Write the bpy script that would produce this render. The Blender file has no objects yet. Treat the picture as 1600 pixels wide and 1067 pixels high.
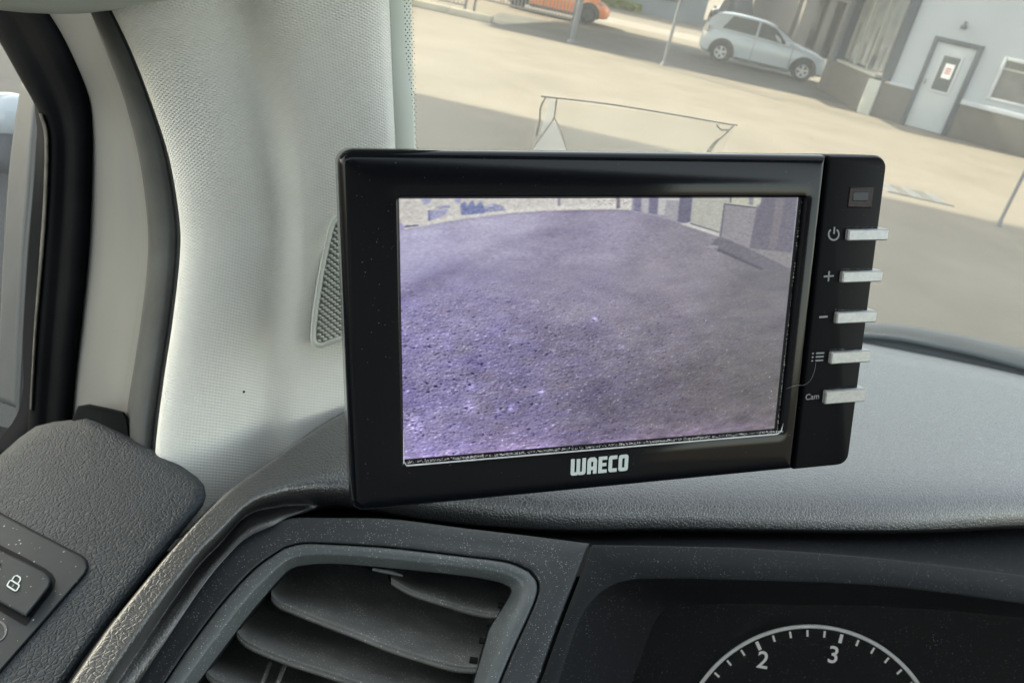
import bpy, bmesh, math, random
import numpy as np
from mathutils import Vector, Matrix
from mathutils.geometry import tessellate_polygon
rnd = random.Random(7)
S = bpy.context.scene
COL = S.collection

# ------------------------------------------------------------------ camera, world, sun, exposure
FP, CX, CY, H = 1235.0, 800.0, 533.5, 2.0
PITCH, ROLL = math.radians(26.182), math.radians(12.5)
cr, sr = math.cos(ROLL), math.sin(ROLL)
FW = Vector((0, math.cos(PITCH), -math.sin(PITCH)))
UP = Vector((0, math.sin(PITCH), math.cos(PITCH)))
RT = Vector((1, 0, 0))
CAMX = RT * cr + UP * sr
CAMY = -RT * sr + UP * cr
EYE = Vector((0, 0, H))
cam = bpy.data.cameras.new("camera")
cam.sensor_width = 36.0
cam.lens = FP / 1600 * 36
cam.clip_start, cam.clip_end = 0.01, 900
cam.dof.use_dof = True
cam.dof.focus_distance = 0.25
cam.dof.aperture_fstop = 36
camo = bpy.data.objects.new("camera", cam)
COL.objects.link(camo)
m = Matrix.Identity(4)
for i in range(3):
    m[i][0], m[i][1], m[i][2], m[i][3] = CAMX[i], CAMY[i], -FW[i], EYE[i]
camo.matrix_world = m
S.camera = camo

SUN_EL = math.radians(36)
SUN_AZ = math.radians(298)         # clockwise from +Y
world = bpy.data.worlds.new("World")
S.world = world
world.use_nodes = True
wn = world.node_tree
sky = wn.nodes.new("ShaderNodeTexSky")
sky.sky_type = 'NISHITA'
sky.sun_disc = False
sky.sun_elevation = SUN_EL
sky.sun_rotation = SUN_AZ
sky.air_density = 1.0
sky.dust_density = 1.5
sky.ozone_density = 1.0
bg = wn.nodes["Background"]
bg.inputs[1].default_value = 0.15
hsv = wn.nodes.new("ShaderNodeHueSaturation")      # thin white haze over the whole sky
hsv.inputs["Saturation"].default_value = .55
hsv.inputs["Value"].default_value = 1.0
wn.links.new(sky.outputs[0], hsv.inputs["Color"])
wn.links.new(hsv.outputs[0], bg.inputs[0])
sd = bpy.data.lights.new("sun", 'SUN')
sd.energy = 2.9
sd.angle = math.radians(0.5)
sd.color = (1.0, 0.95, 0.86)
so = bpy.data.objects.new("sun", sd)
COL.objects.link(so)
sdir = Vector((math.cos(SUN_EL) * math.sin(SUN_AZ), math.cos(SUN_EL) * math.cos(SUN_AZ), math.sin(SUN_EL)))
so.rotation_euler = sdir.to_track_quat('Z', 'Y').to_euler()
so.location = (0, 0, 30)
S.view_settings.view_transform = 'Standard'
S.view_settings.look = 'None'
EXPO = 2.2
S.view_settings.exposure = EXPO
S.view_settings.gamma = 1.0
S.view_settings.use_white_balance = True      # the phone's white balance for open shade
S.view_settings.white_balance_temperature = 7500
S.view_settings.white_balance_tint = 4
S.render.engine = 'CYCLES'
S.cycles.use_denoising = True
S.cycles.max_bounces = 8
S.cycles.transparent_max_bounces = 12

# ------------------------------------------------------------------ placing helpers
def dr(px, py):
    """direction of a sight line, scaled so that its depth along the view axis is 1"""
    return CAMX * ((px - CX) / FP) - CAMY * ((py - CY) / FP) + FW

def C(px, py, d):
    return EYE + dr(px, py) * d

class Plane:
    def __init__(s, a, b, c):
        s.o = a
        s.n = (b - a).cross(c - a).normalized()
        if s.n.dot(EYE - a) < 0:
            s.n = -s.n
    def at(s, px, py, off=0.0):
        d = dr(px, py)
        t = ((s.o + s.n * off - EYE).dot(s.n)) / d.dot(s.n)
        return EYE + d * t

def horiz(z):
    return Plane(Vector((0, 0, z)), Vector((1, 0, z)), Vector((0, 1, z)))

def crspline(pts, n):
    """n points evenly spaced along a smooth curve through pts (tuples of any size)"""
    P = np.array([tuple(p) for p in pts], float)
    if len(P) == 2:
        t = np.linspace(0, 1, n)[:, None]
        return P[0] * (1 - t) + P[1] * t
    E = np.vstack([2 * P[0] - P[1], P, 2 * P[-1] - P[-2]])
    out = []
    for i in range(1, len(E) - 2):
        p0, p1, p2, p3 = E[i - 1], E[i], E[i + 1], E[i + 2]
        for k in range(12):
            t = k / 12
            out.append(.5 * (2 * p1 + (p2 - p0) * t + (2 * p0 - 5 * p1 + 4 * p2 - p3) * t * t + (3 * p1 - p0 - 3 * p2 + p3) * t ** 3))
    out.append(E[-2])
    out = np.array(out)
    L = np.concatenate([[0], np.cumsum(np.linalg.norm(np.diff(out[:, :2], axis=0), axis=1))])
    s = np.linspace(0, L[-1], n)
    return np.array([np.interp(s, L, out[:, k]) for k in range(out.shape[1])]).T

def segs(parts, n):
    """several curve pieces, each resampled to its own n points, joined"""
    out = []
    for i, (p, k) in enumerate(zip(parts, n)):
        c = crspline(p, k)
        out.extend(c if i == 0 else c[1:])
    return np.array(out)

# ------------------------------------------------------------------ object helpers
def rootloc(o):
    v = Vector((0, 0, 0))
    while o is not None:
        v += o.location
        o = o.parent
    return v

def mk(name, V, F, mat, parent=None, uv=None, smooth=True, local=False, kind=None, solid=0.0, off=1.0, sharp=None):
    me = bpy.data.meshes.new(name)
    sh = Vector((0, 0, 0)) if local else rootloc(parent)
    me.from_pydata([tuple(Vector(v) - sh) for v in V], [], [tuple(f) for f in F])
    me.validate()
    if uv is not None:
        l = me.uv_layers.new(name="uv")
        for lp in me.loops:
            l.data[lp.index].uv = uv[lp.vertex_index]
    if smooth:
        me.polygons.foreach_set("use_smooth", [True] * len(me.polygons))
        if sharp:
            bm = bmesh.new(); bm.from_mesh(me)
            for e in bm.edges:
                if len(e.link_faces) == 2 and e.calc_face_angle(0) > math.radians(sharp):
                    e.smooth = False
            bm.to_mesh(me); bm.free()
    me.materials.append(mat)
    o = bpy.data.objects.new(name, me)
    COL.objects.link(o)
    if parent:
        o.parent = parent
    if kind:
        o["kind"] = kind
    if solid:
        md = o.modifiers.new("thickness", 'SOLIDIFY')
        md.thickness = solid
        md.offset = off
    return o

def thing(name, label, cat, loc=(0, 0, 0), rz=0, group=None):
    o = bpy.data.objects.new(name, None)
    o.empty_display_size = .1
    COL.objects.link(o)
    o.location = loc
    o.rotation_euler = (0, 0, rz)
    tag(o, label, cat, group)
    return o

def tag(o, label, cat, group=None):
    o["label"] = label
    o["category"] = cat
    if group:
        o["group"] = group
    return o

def grid(rows, closed=False):
    """rows of world points -> verts, faces, uv in metres"""
    nv, nu = len(rows), len(rows[0])
    V = [Vector(p) for r in rows for p in r]
    F = []
    for j in range(nv - 1):
        for i in range(nu - (0 if closed else 1)):
            a, b = j * nu + i, j * nu + (i + 1) % nu
            F.append((a, b, b + nu, a + nu))
    mid = nv // 2
    U = [0.0]
    for i in range(1, nu):
        U.append(U[-1] + (V[mid * nu + i] - V[mid * nu + i - 1]).length)
    W = [0.0]
    mu = nu // 2
    for j in range(1, nv):
        W.append(W[-1] + (V[j * nu + mu] - V[(j - 1) * nu + mu]).length)
    uv = [(U[i], W[j]) for j in range(nv) for i in range(nu)]
    return V, F, uv

def orient(V, F):
    """turn faces towards the eye (for single skins)"""
    f = F[len(F) // 2]
    a, b, c = V[f[0]], V[f[1]], V[f[2]]
    if (b - a).cross(c - a).dot(EYE - a) < 0:
        F = [tuple(reversed(x)) for x in F]
    return F

def skin(name, rows, mat, parent=None, solid=0.0, closed=False, **k):
    V, F, uv = grid(rows, closed)
    F = orient(V, F)
    return mk(name, V, F, mat, parent, uv=uv, solid=solid, off=-1.0, **k)

def band(name, left, right, prof, mat, parent=None, n=60, solid=0.004, **k):
    """strip between two curves of (px, py, depth); prof = [(t, bulge towards the eye)]"""
    A, B = crspline(left, n), crspline(right, n)
    rows = []
    for t, bl in prof:
        rows.append([C(a[0] * (1 - t) + b[0] * t, a[1] * (1 - t) + b[1] * t, (a[2] * (1 - t) + b[2] * t) - bl) for a, b in zip(A, B)])
    return skin(name, rows, mat, parent, solid=solid, **k)

def inset(poly, d):
    """move a closed polygon inwards by d (pixels or metres)"""
    n = len(poly)
    ar = sum(poly[i][0] * poly[(i + 1) % n][1] - poly[(i + 1) % n][0] * poly[i][1] for i in range(n))
    sg = 1 if ar > 0 else -1
    out = []
    for i in range(n):
        p0, p1, p2 = poly[i - 1], poly[i], poly[(i + 1) % n]
        e1 = np.array([p1[0] - p0[0], p1[1] - p0[1]]); e2 = np.array([p2[0] - p1[0], p2[1] - p1[1]])
        e1 = e1 / (np.linalg.norm(e1) + 1e-9); e2 = e2 / (np.linalg.norm(e2) + 1e-9)
        n1 = np.array([-e1[1], e1[0]]) * sg; n2 = np.array([-e2[1], e2[0]]) * sg
        b = n1 + n2
        b = b / max(b @ b, .5) * 2
        out.append((p1[0] + b[0] * d, p1[1] + b[1] * d))
    return out

def rrect(x0, y0, x1, y1, r, n=6):
    if not isinstance(r, (tuple, list)):
        r = (r, r, r, r)             # order: x0y0, x1y0, x1y1, x0y1
    out = []
    for (cx, cy, a0, q) in ((x0, y0, 180, r[0]), (x1, y0, 270, r[1]), (x1, y1, 0, r[2]), (x0, y1, 90, r[3])):
        ox = cx + q * (1 if cx == x0 else -1)
        oy = cy + q * (1 if cy == y0 else -1)
        for k in range(n + 1):
            a = math.radians(a0 + 90 * k / n)
            out.append((ox + q * math.cos(a), oy + q * math.sin(a)))
    return out

def loops_mesh(loops, cap_first=False, cap_last=True):
    """closed loops with equal counts joined in order"""
    n = len(loops[0])
    V = [Vector(p) for l in loops for p in l]
    F = []
    for j in range(len(loops) - 1):
        for i in range(n):
            a, b = j * n + i, j * n + (i + 1) % n
            F.append((a, b, b + n, a + n))
    if cap_last:
        o = (len(loops) - 1) * n
        for t in tessellate_polygon([[V[o + i] for i in range(n)]]):
            F.append(tuple(o + i for i in t))
    if cap_first:
        for t in tessellate_polygon([[V[i] for i in range(n)]]):
            F.append(tuple(t))
    return V, F

def fixn(o):
    bm = bmesh.new(); bm.from_mesh(o.data)
    bmesh.ops.recalc_face_normals(bm, faces=bm.faces)
    bm.to_mesh(o.data); bm.free()
    return o

def box(V, F, a, b):
    o = len(V)
    for z in (a[2], b[2]):
        for y in (a[1], b[1]):
            for x in (a[0], b[0]):
                V.append(Vector((x, y, z)))
    for f in ((0, 2, 3, 1), (4, 5, 7, 6), (0, 1, 5, 4), (2, 6, 7, 3), (0, 4, 6, 2), (1, 3, 7, 5)):
        F.append(tuple(o + i for i in f))

def boxobj(name, a, b, mat, parent=None, local=True, bevel=0.0, fr=None, **k):
    """fr = (origin, ex, ey, ez) maps box coordinates to world"""
    V, F = [], []
    box(V, F, [min(p, q) for p, q in zip(a, b)], [max(p, q) for p, q in zip(a, b)])
    if fr:
        V = [fr[0] + fr[1] * v[0] + fr[2] * v[1] + fr[3] * v[2] for v in V]
    o = mk(name, V, F, mat, parent, smooth=False, local=local, **k)
    fixn(o)
    if bevel:
        md = o.modifiers.new("bevel", 'BEVEL'); md.width = bevel; md.segments = 3
        for p in o.data.polygons: p.use_smooth = True
    return o

def tube(name, pts, r, mat, parent=None, n=8, local=False, **k):
    pts = [Vector(p) for p in pts]
    rr = r if isinstance(r, (list, tuple)) else [r] * len(pts)
    rows = []
    up = Vector((0.13, .21, .97))
    for i, p in enumerate(pts):
        t = (pts[min(i + 1, len(pts) - 1)] - pts[max(i - 1, 0)]).normalized()
        a = t.cross(up)
        if a.length < .05: a = t.cross(Vector((1, 0, 0)))
        a.normalize(); b = t.cross(a)
        rows.append([p + a * math.cos(q * 2 * math.pi / n) * rr[i] + b * math.sin(q * 2 * math.pi / n) * rr[i] for q in range(n)])
    V, F = loops_mesh(rows, cap_first=True, cap_last=True)
    o = mk(name, V, F, mat, parent, local=local, sharp=50, **k)
    return fixn(o)

# ------------------------------------------------------------------ materials
def new_mat(name):
    m = bpy.data.materials.new(name)
    m.use_nodes = True
    return m, m.node_tree.nodes, m.node_tree.links, m.node_tree.nodes["Principled BSDF"]

def pmat(name, col, rough=.6, spec=.5, metal=0, var=.0, vscale=3, bump=None, coat=0, dust=None, sheen=0, col2=None, coat_ior=1.5):
    """bump = list of (kind, scale, strength, distance); dust = (scale, amount, colour)"""
    m, N, L, P = new_mat(name)
    tc = N.new("ShaderNodeTexCoord")
    src = tc.outputs["Object"]
    P.inputs["Roughness"].default_value = rough
    P.inputs["Specular IOR Level"].default_value = spec
    P.inputs["Metallic"].default_value = metal
    P.inputs["Coat Weight"].default_value = coat
    P.inputs["Coat Roughness"].default_value = .03 if rough < .3 else .40
    P.inputs["Coat IOR"].default_value = coat_ior
    if sheen:
        P.inputs["Sheen Weight"].default_value = sheen
        P.inputs["Sheen Roughness"].default_value = .5
    P.inputs["Base Color"].default_value = (*col, 1)
    cur = None
    if var:
        n1 = N.new("ShaderNodeTexNoise"); n1.inputs["Scale"].default_value = vscale; n1.inputs["Detail"].default_value = 8
        n1.inputs["Roughness"].default_value = .65
        L.new(src, n1.inputs["Vector"])
        mp = N.new("ShaderNodeMapRange"); mp.inputs[1].default_value = .3; mp.inputs[2].default_value = .7
        L.new(n1.outputs[0], mp.inputs[0])
        mx = N.new("ShaderNodeMix"); mx.data_type = 'RGBA'
        c2 = col2 or tuple(min(1, c * (1 + var)) for c in col)
        c1 = col if col2 else tuple(c * (1 - var) for c in col)
        mx.inputs[6].default_value = (*c1, 1); mx.inputs[7].default_value = (*c2, 1)
        L.new(mp.outputs[0], mx.inputs[0])
        L.new(mx.outputs[2], P.inputs["Base Color"])
        cur = mx.outputs[2]
    if dust:
        sc, am, dc = dust
        n2 = N.new("ShaderNodeTexVoronoi"); n2.inputs["Scale"].default_value = sc; n2.feature = 'F1'
        L.new(src, n2.inputs["Vector"])
        n3 = N.new("ShaderNodeTexNoise"); n3.inputs["Scale"].default_value = sc * .06; n3.inputs["Detail"].default_value = 4
        L.new(src, n3.inputs["Vector"])
        mul = N.new("ShaderNodeMath"); mul.operation = 'MULTIPLY'; mul.inputs[1].default_value = am
        L.new(n3.outputs[0], mul.inputs[0])
        lt = N.new("ShaderNodeMath"); lt.operation = 'LESS_THAN'
        L.new(n2.outputs["Distance"], lt.inputs[0]); L.new(mul.outputs[0], lt.inputs[1])
        # only some of the cells hold a speck
        sep = N.new("ShaderNodeSeparateColor"); L.new(n2.outputs["Color"], sep.inputs[0])
        l2 = N.new("ShaderNodeMath"); l2.operation = 'LESS_THAN'; l2.inputs[1].default_value = .35
        L.new(sep.outputs[0], l2.inputs[0])
        m2 = N.new("ShaderNodeMath"); m2.operation = 'MULTIPLY'
        L.new(lt.outputs[0], m2.inputs[0]); L.new(l2.outputs[0], m2.inputs[1])
        m3 = N.new("ShaderNodeMath"); m3.operation = 'MULTIPLY'; L.new(m2.outputs[0], m3.inputs[0]); L.new(sep.outputs[1], m3.inputs[1])
        mx2 = N.new("ShaderNodeMix"); mx2.data_type = 'RGBA'
        mx2.inputs[6].default_value = (*col, 1); mx2.inputs[7].default_value = (*dc, 1)
        if cur: L.new(cur, mx2.inputs[6])
        L.new(m3.outputs[0], mx2.inputs[0])
        L.new(mx2.outputs[2], P.inputs["Base Color"])
    prev = None
    for (kind, sc, st, dist) in (bump or []):
        if kind == 'noise':
            t = N.new("ShaderNodeTexNoise"); t.inputs["Scale"].default_value = sc; t.inputs["Detail"].default_value = 6
            L.new(src, t.inputs["Vector"]); h = t.outputs[0]
        elif kind == 'leather':
            w = N.new("ShaderNodeTexNoise"); w.inputs["Scale"].default_value = sc * .5; w.inputs["Detail"].default_value = 2
            L.new(src, w.inputs["Vector"])
            va = N.new("ShaderNodeVectorMath"); va.operation = 'SCALE'; va.inputs[3].default_value = .55 / sc
            L.new(w.outputs["Color"], va.inputs[0])
            vb = N.new("ShaderNodeVectorMath"); vb.operation = 'ADD'
            L.new(src, vb.inputs[0]); L.new(va.outputs[0], vb.inputs[1])
            t = N.new("ShaderNodeTexVoronoi"); t.feature = 'DISTANCE_TO_EDGE'; t.inputs["Scale"].default_value = sc
            L.new(vb.outputs[0], t.inputs["Vector"])
            mp = N.new("ShaderNodeMapRange"); mp.inputs[1].default_value = .02; mp.inputs[2].default_value = .20
            mp.interpolation_type = 'SMOOTHSTEP'
            L.new(t.outputs["Distance"], mp.inputs[0]); h = mp.outputs[0]
        elif kind == 'weave':
            uvn = N.new("ShaderNodeUVMap"); uvn.uv_map = "uv"
            sp = N.new("ShaderNodeSeparateXYZ"); L.new(uvn.outputs[0], sp.inputs[0])
            def mth(op, a, b=None):
                q = N.new("ShaderNodeMath"); q.operation = op
                for i, z in enumerate((a, b)):
                    if z is None: continue
                    if isinstance(z, (int, float)): q.inputs[i].default_value = z
                    else: L.new(z, q.inputs[i])
                return q.outputs[0]
            k = 2 * math.pi * sc
            a_ = mth('SINE', mth('MULTIPLY', mth('ADD', sp.outputs[0], mth('MULTIPLY', sp.outputs[1], .577)), k))
            b_ = mth('SINE', mth('MULTIPLY', mth('SUBTRACT', sp.outputs[0], mth('MULTIPLY', sp.outputs[1], .577)), k))
            h = mth('MULTIPLY', mth('ADD', a_, 1.0), mth('ADD', b_, 1.0))
        b = N.new("ShaderNodeBump"); b.inputs["Strength"].default_value = st; b.inputs["Distance"].default_value = dist
        L.new(h, b.inputs["Height"])
        if prev: L.new(prev, b.inputs["Normal"])
        prev = b.outputs[0]
    if prev:
        L.new(prev, P.inputs["Normal"])
        L.new(prev, P.inputs["Coat Normal"])
    return m

DUST = (.50, .51, .49)
M = {}
M['pad'] = pmat('leather_grained_dash', (.026, .028, .028), .40, .7, coat=1.0, coat_ior=1.75, bump=[('leather', 560, .33, .0004), ('noise', 1500, .3, .0002)], var=.15, vscale=40)
M['door_skin'] = pmat('grained_door_top', (.034, .043, .052), .6, .3, bump=[('leather', 560, .75, .0005), ('noise', 1600, .25, .0002)], var=.15, vscale=30)
M['trim'] = pmat('dusty_dark_trim', (.030, .034, .038), .55, .3, bump=[('noise', 2600, .25, .0001)], dust=(1700, .45, DUST), var=.12, vscale=60)
M['rim'] = pmat('dusty_vent_rim', (.085, .096, .100), .45, .5, bump=[('noise', 2600, .2, .0001)], dust=(1500, .5, DUST), var=.12, vscale=60)
M['louver'] = pmat('dusty_louver', (.13, .132, .125), .65, .4, bump=[('noise', 2200, .25, .0001)], dust=(1400, .55, DUST), var=.3, vscale=45)
M['cavity'] = pmat('black_cavity', (.006, .007, .008), .8, .2, var=.2, vscale=50)
M['surround'] = pmat('cluster_surround', (.009, .011, .013), .7, .15, bump=[('noise', 2600, .3, .0001)], dust=(1900, .28, DUST), var=.12, vscale=60)
M['recess'] = pmat('cluster_recess', (.004, .005, .007), .7, .12, dust=(1500, .28, DUST), var=.1, vscale=60)
M['pillar'] = pmat('textured_pillar_trim', (.84, .84, .79), .85, .3, bump=[('weave', 700, .6, .00018)], var=.05, vscale=12)
M['pillar_plain'] = pmat('plain_pillar_trim', (.58, .62, .56), .7, .3, bump=[('noise', 900, .15, .0002)], var=.04, vscale=20)
M['grille'] = pmat('grille_plastic', (.62, .64, .58), .55, .4, var=.04, vscale=30)
M['grillehole'] = pmat('grille_back', (.28, .29, .27), .8, .2, var=.1, vscale=30)
M['rubber'] = pmat('black_rubber', (.004, .005, .006), .8, .06, bump=[('noise', 500, .3, .0003)], var=.35, vscale=35)
M['seal'] = pmat('door_seal_rubber', (.052, .058, .058), .6, .4, bump=[('noise', 300, .25, .0003)], var=.3, vscale=40)
M['worn'] = pmat('worn_rubber_edge', (.10, .095, .085), .8, .2, bump=[('noise', 900, .5, .0005)], var=.5, vscale=90)
M['bodypaint'] = pmat('pale_body_paint', (.21, .21, .195), .32, .5, var=.06, vscale=9, bump=[('noise', 60, .08, .001)])
M['visor'] = pmat('headliner_cloth', (.68, .71, .65), .9, .2, bump=[('noise', 1200, .4, .0003)], var=.06, vscale=40)
M['post'] = pmat('grey_window_post', (.085, .092, .095), .5, .4, var=.12, vscale=30)
M['black_gloss'] = pmat('piano_black', (.003, .004, .006), .10, .26, bump=[('noise', 160, .03, .0004)], dust=(620, .07, (.35, .36, .36)))
M['black_satin'] = pmat('satin_black', (.003, .004, .006), .45, .1, bump=[('noise', 3000, .1, .0001)], dust=(500, .12, (.3, .3, .3)))
M['black_back'] = pmat('matt_black_plastic', (.012, .013, .014), .55, .4, var=.1, vscale=60)
M['silver'] = pmat('brushed_silver', (.36, .37, .375), .38, .5, metal=.5, var=.15, vscale=700)
M['print_grey'] = pmat('grey_print', (.28, .29, .30), .6, .3, var=.05, vscale=900)
M['lip'] = pmat('worn_silver_lip', (.70, .72, .72), .4, .5, var=.2, vscale=500)  # pale colour standing in for a glint on the screen bevel
M['print_white'] = pmat('pale_print', (.62, .70, .68), .55, .3, var=.04, vscale=900)
M['print_ivory'] = pmat('gauge_print', (.92, .91, .89), .6, .2, var=.04, vscale=900)
M['ring'] = pmat('gauge_ring', (.85, .85, .84), .5, .4, metal=.0, var=.1, vscale=300)
M['lint'] = pmat('pale_lint', (.85, .84, .80), .9, .1, var=.15, vscale=900)
M['sensor'] = pmat('sensor_glass', (.020, .010, .009), .2, .15, var=.4, vscale=350)
M['switch'] = pmat('switch_plate', (.022, .030, .037), .6, .25, bump=[('noise', 2600, .2, .0001)], var=.12, vscale=60, dust=(500, .3, DUST))

def glassmat(name, tint, dustcol, dusty, rough=.02, ior=1.45):
    m, N, L, P = new_mat(name)
    out = N["Material Output"]
    N.remove(P)
    tr = N.new("ShaderNodeBsdfTransparent"); tr.inputs[0].default_value = (*tint, 1)
    gl = N.new("ShaderNodeBsdfGlossy"); gl.inputs["Roughness"].default_value = rough
    fr = N.new("ShaderNodeFresnel"); fr.inputs[0].default_value = ior
    m1 = N.new("ShaderNodeMixShader"); L.new(fr.outputs[0], m1.inputs[0]); L.new(tr.outputs[0], m1.inputs[1]); L.new(gl.outputs[0], m1.inputs[2])
    df = N.new("ShaderNodeBsdfDiffuse"); df.inputs[0].default_value = (*dustcol, 1)
    tl = N.new("ShaderNodeBsdfTranslucent"); tl.inputs[0].default_value = (*dustcol, 1)
    m0 = N.new("ShaderNodeMixShader"); m0.inputs[0].default_value = .6; L.new(df.outputs[0], m0.inputs[1]); L.new(tl.outputs[0], m0.inputs[2])
    tc = N.new("ShaderNodeTexCoord"); nz = N.new("ShaderNodeTexNoise"); nz.inputs["Scale"].default_value = 9; nz.inputs["Detail"].default_value = 6
    L.new(tc.outputs["Object"], nz.inputs["Vector"])
    mp = N.new("ShaderNodeMapRange"); mp.inputs[1].default_value = .3; mp.inputs[2].default_value = .7
    mp.inputs[3].default_value = dusty * .7; mp.inputs[4].default_value = dusty * 1.3
    L.new(nz.outputs[0], mp.inputs[0])
    m2 = N.new("ShaderNodeMixShader"); L.new(mp.outputs[0], m2.inputs[0]); L.new(m1.outputs[0], m2.inputs[1]); L.new(m0.outputs[0], m2.inputs[2])
    L.new(m2.outputs[0], out.inputs[0])
    return m
M['windscreen'] = glassmat('dusty_windscreen', (.96, .98, .96), (.8, .8, .76), .13)
M['screen_seal'] = pmat('windscreen_seal', (.045, .055, .060), .55, .4, var=.15, vscale=30)
M['sideglass'] = glassmat('side_glass', (.93, .96, .95), (.8, .8, .8), .03)
M['film'] = glassmat('clear_plastic_film', (.93, .93, .92), (.8, .8, .78), .10, .1)  # clear sheet that carries the modelled windscreen reflection
M['lens'] = glassmat('cluster_lens', (.95, .95, .95), (.5, .5, .5), .004, .04, 1.28)

# ================================================================== THE PLACE OUTSIDE
E0 = (0, 0, 0)
M['yard'] = pmat('pale_sandy_concrete', (.140, .124, .100), .9, .2, var=.1, vscale=.6, col2=(.185, .165, .136), bump=[('noise', 12, .5, .02), ('noise', 90, .4, .004)])
M['road'] = pmat('street_surface', (.22, .20, .175), .9, .2, var=.1, vscale=.5, bump=[('noise', 12, .3, .01)])
M['asphalt'] = pmat('worn_asphalt', (.105, .105, .098), .9, .2, var=.15, vscale=.8, bump=[('noise', 20, .4, .01)])
M['kerb'] = pmat('kerb_stone', (.36, .33, .26), .85, .2, var=.12, vscale=3)
M['kerbside'] = M['kerb']
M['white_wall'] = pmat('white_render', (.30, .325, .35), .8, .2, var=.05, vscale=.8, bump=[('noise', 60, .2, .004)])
M['dado'] = pmat('brown_grey_plinth', (.093, .087, .080), .85, .2, var=.12, vscale=2, bump=[('noise', 80, .3, .004)])
M['sill'] = pmat('pale_sill', (.31, .335, .365), .5, .4, var=.05, vscale=3)
M['darkframe'] = pmat('dark_blue_grey_frame', (.030, .040, .055), .5, .4, var=.1, vscale=4)
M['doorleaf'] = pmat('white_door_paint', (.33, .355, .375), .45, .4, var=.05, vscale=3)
M['paleframe'] = pmat('pale_window_frame', (.34, .36, .38), .45, .4, var=.04, vscale=4)
M['darkglass'] = pmat('dark_window_glass', (.05, .06, .06), .06, .8, var=.3, vscale=2)
M['greyglass'] = pmat('grey_window_glass', (.12, .12, .115), .08, .7, var=.4, vscale=1.4)
M['hallglass'] = pmat('bright_hall_glass', (.24, .25, .24), .12, .7, var=.35, vscale=.9)
M['palepost'] = pmat('pale_post_paint', (.33, .34, .31), .6, .3, var=.06, vscale=5)
M['white_metal'] = pmat('white_painted_pole', (.5, .5, .46), .45, .4, var=.05, vscale=8)
M['grey_metal'] = pmat('galvanised_steel', (.13, .135, .14), .6, .3, metal=.0, var=.12, vscale=9)
M['fencebar'] = pmat('pale_fence_paint', (.20, .185, .17), .6, .3, var=.1, vscale=9)
M['bluegrey'] = pmat('blue_grey_cladding', (.14, .165, .18), .7, .3, var=.1, vscale=.6)
M['hallstone'] = pmat('beige_grey_stone', (.13, .123, .115), .85, .2, var=.12, vscale=.7)
M['hallpink'] = pmat('pinkish_grey_panel', (.105, .10, .093), .85, .2, var=.12, vscale=1.1)
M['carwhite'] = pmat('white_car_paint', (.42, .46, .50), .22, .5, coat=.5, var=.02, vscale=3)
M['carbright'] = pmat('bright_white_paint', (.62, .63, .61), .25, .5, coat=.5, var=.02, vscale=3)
M['carorange'] = pmat('orange_car_paint', (.88, .23, .05), .22, .5, coat=.6, var=.03, vscale=3)
M['cardark'] = pmat('dark_blue_paint', (.06, .08, .10), .25, .5, coat=.5, var=.05, vscale=3)
M['tyre'] = pmat('tyre_rubber', (.022, .023, .024), .8, .3, var=.1, vscale=20)
M['alloy'] = pmat('alloy_wheel', (.45, .46, .46), .35, .5, metal=.6, var=.08, vscale=20)
M['cartrim'] = pmat('black_car_trim', (.03, .032, .035), .5, .4, var=.1, vscale=20)
M['headlamp'] = pmat('headlamp_glass', (.14, .17, .20), .08, .8, var=.3, vscale=12)
M['taillamp'] = pmat('tail_lamp_plastic', (.05, .03, .035), .3, .6, var=.3, vscale=12)
M['warehouse'] = pmat('warehouse_cladding', (.45, .45, .43), .8, .2, var=.08, vscale=.3)
M['leaf'] = pmat('yellow_green_leaves', (.16, .19, .045), .7, .2, var=.4, vscale=3)
M['trunk'] = pmat('bark', (.10, .08, .06), .9, .1, var=.3, vscale=9)
M['roofing'] = pmat('walkway_roofing', (.30, .30, .29), .8, .2, var=.1, vscale=1)
M['paper'] = pmat('white_paper_notice', (.75, .75, .73), .8, .2, var=.05, vscale=9)
M['paperred'] = pmat('red_print', (.45, .06, .05), .8, .2, var=.2, vscale=50)
M['grit'] = pmat('dark_stain', (.17, .15, .12), .9, .1, var=.2, vscale=6)

def sheet(name, pts, z, mat, parent=None, kind=None):
    V = [Vector((x, y, z)) for x, y in pts]
    tri = tessellate_polygon([V])
    o = mk(name, V, [tuple(t) for t in tri], mat, parent, smooth=False, kind=kind)
    for_up = o.data
    if for_up.polygons[0].normal.z < 0:
        for_up.flip_normals()
    return o

g = sheet('ground', [(-300, -200), (300, -200), (300, 500), (-300, 500)], 0, M['yard'], kind='structure')
sheet('parking_strip', [(-2.6, 21.9), (7.2, 21.9), (7.2, 31.0), (-2.6, 27.0)], .004, M['asphalt'], kind='structure')
sheet('street', [(-90, 33.5), (90, 33.5), (90, 37.5), (-90, 37.5)], .004, M['road'], kind='structure')

# low kerb wall and railings
kx0, kx1 = -12.0, -2.35
kb = thing('kerb_wall', 'low pale kerb wall carrying the railings beyond the yard', 'kerb', (-5, 22.9, 0))
x = kx0
while x < kx1 - .1:
    x2 = min(x + 1.2, kx1)
    boxobj('kerb_stone', (x + .006, 22.65, 0), (x2 - .006, 23.15, .17), M['kerb'], kb, local=False, bevel=.02)
    x = x2

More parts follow.
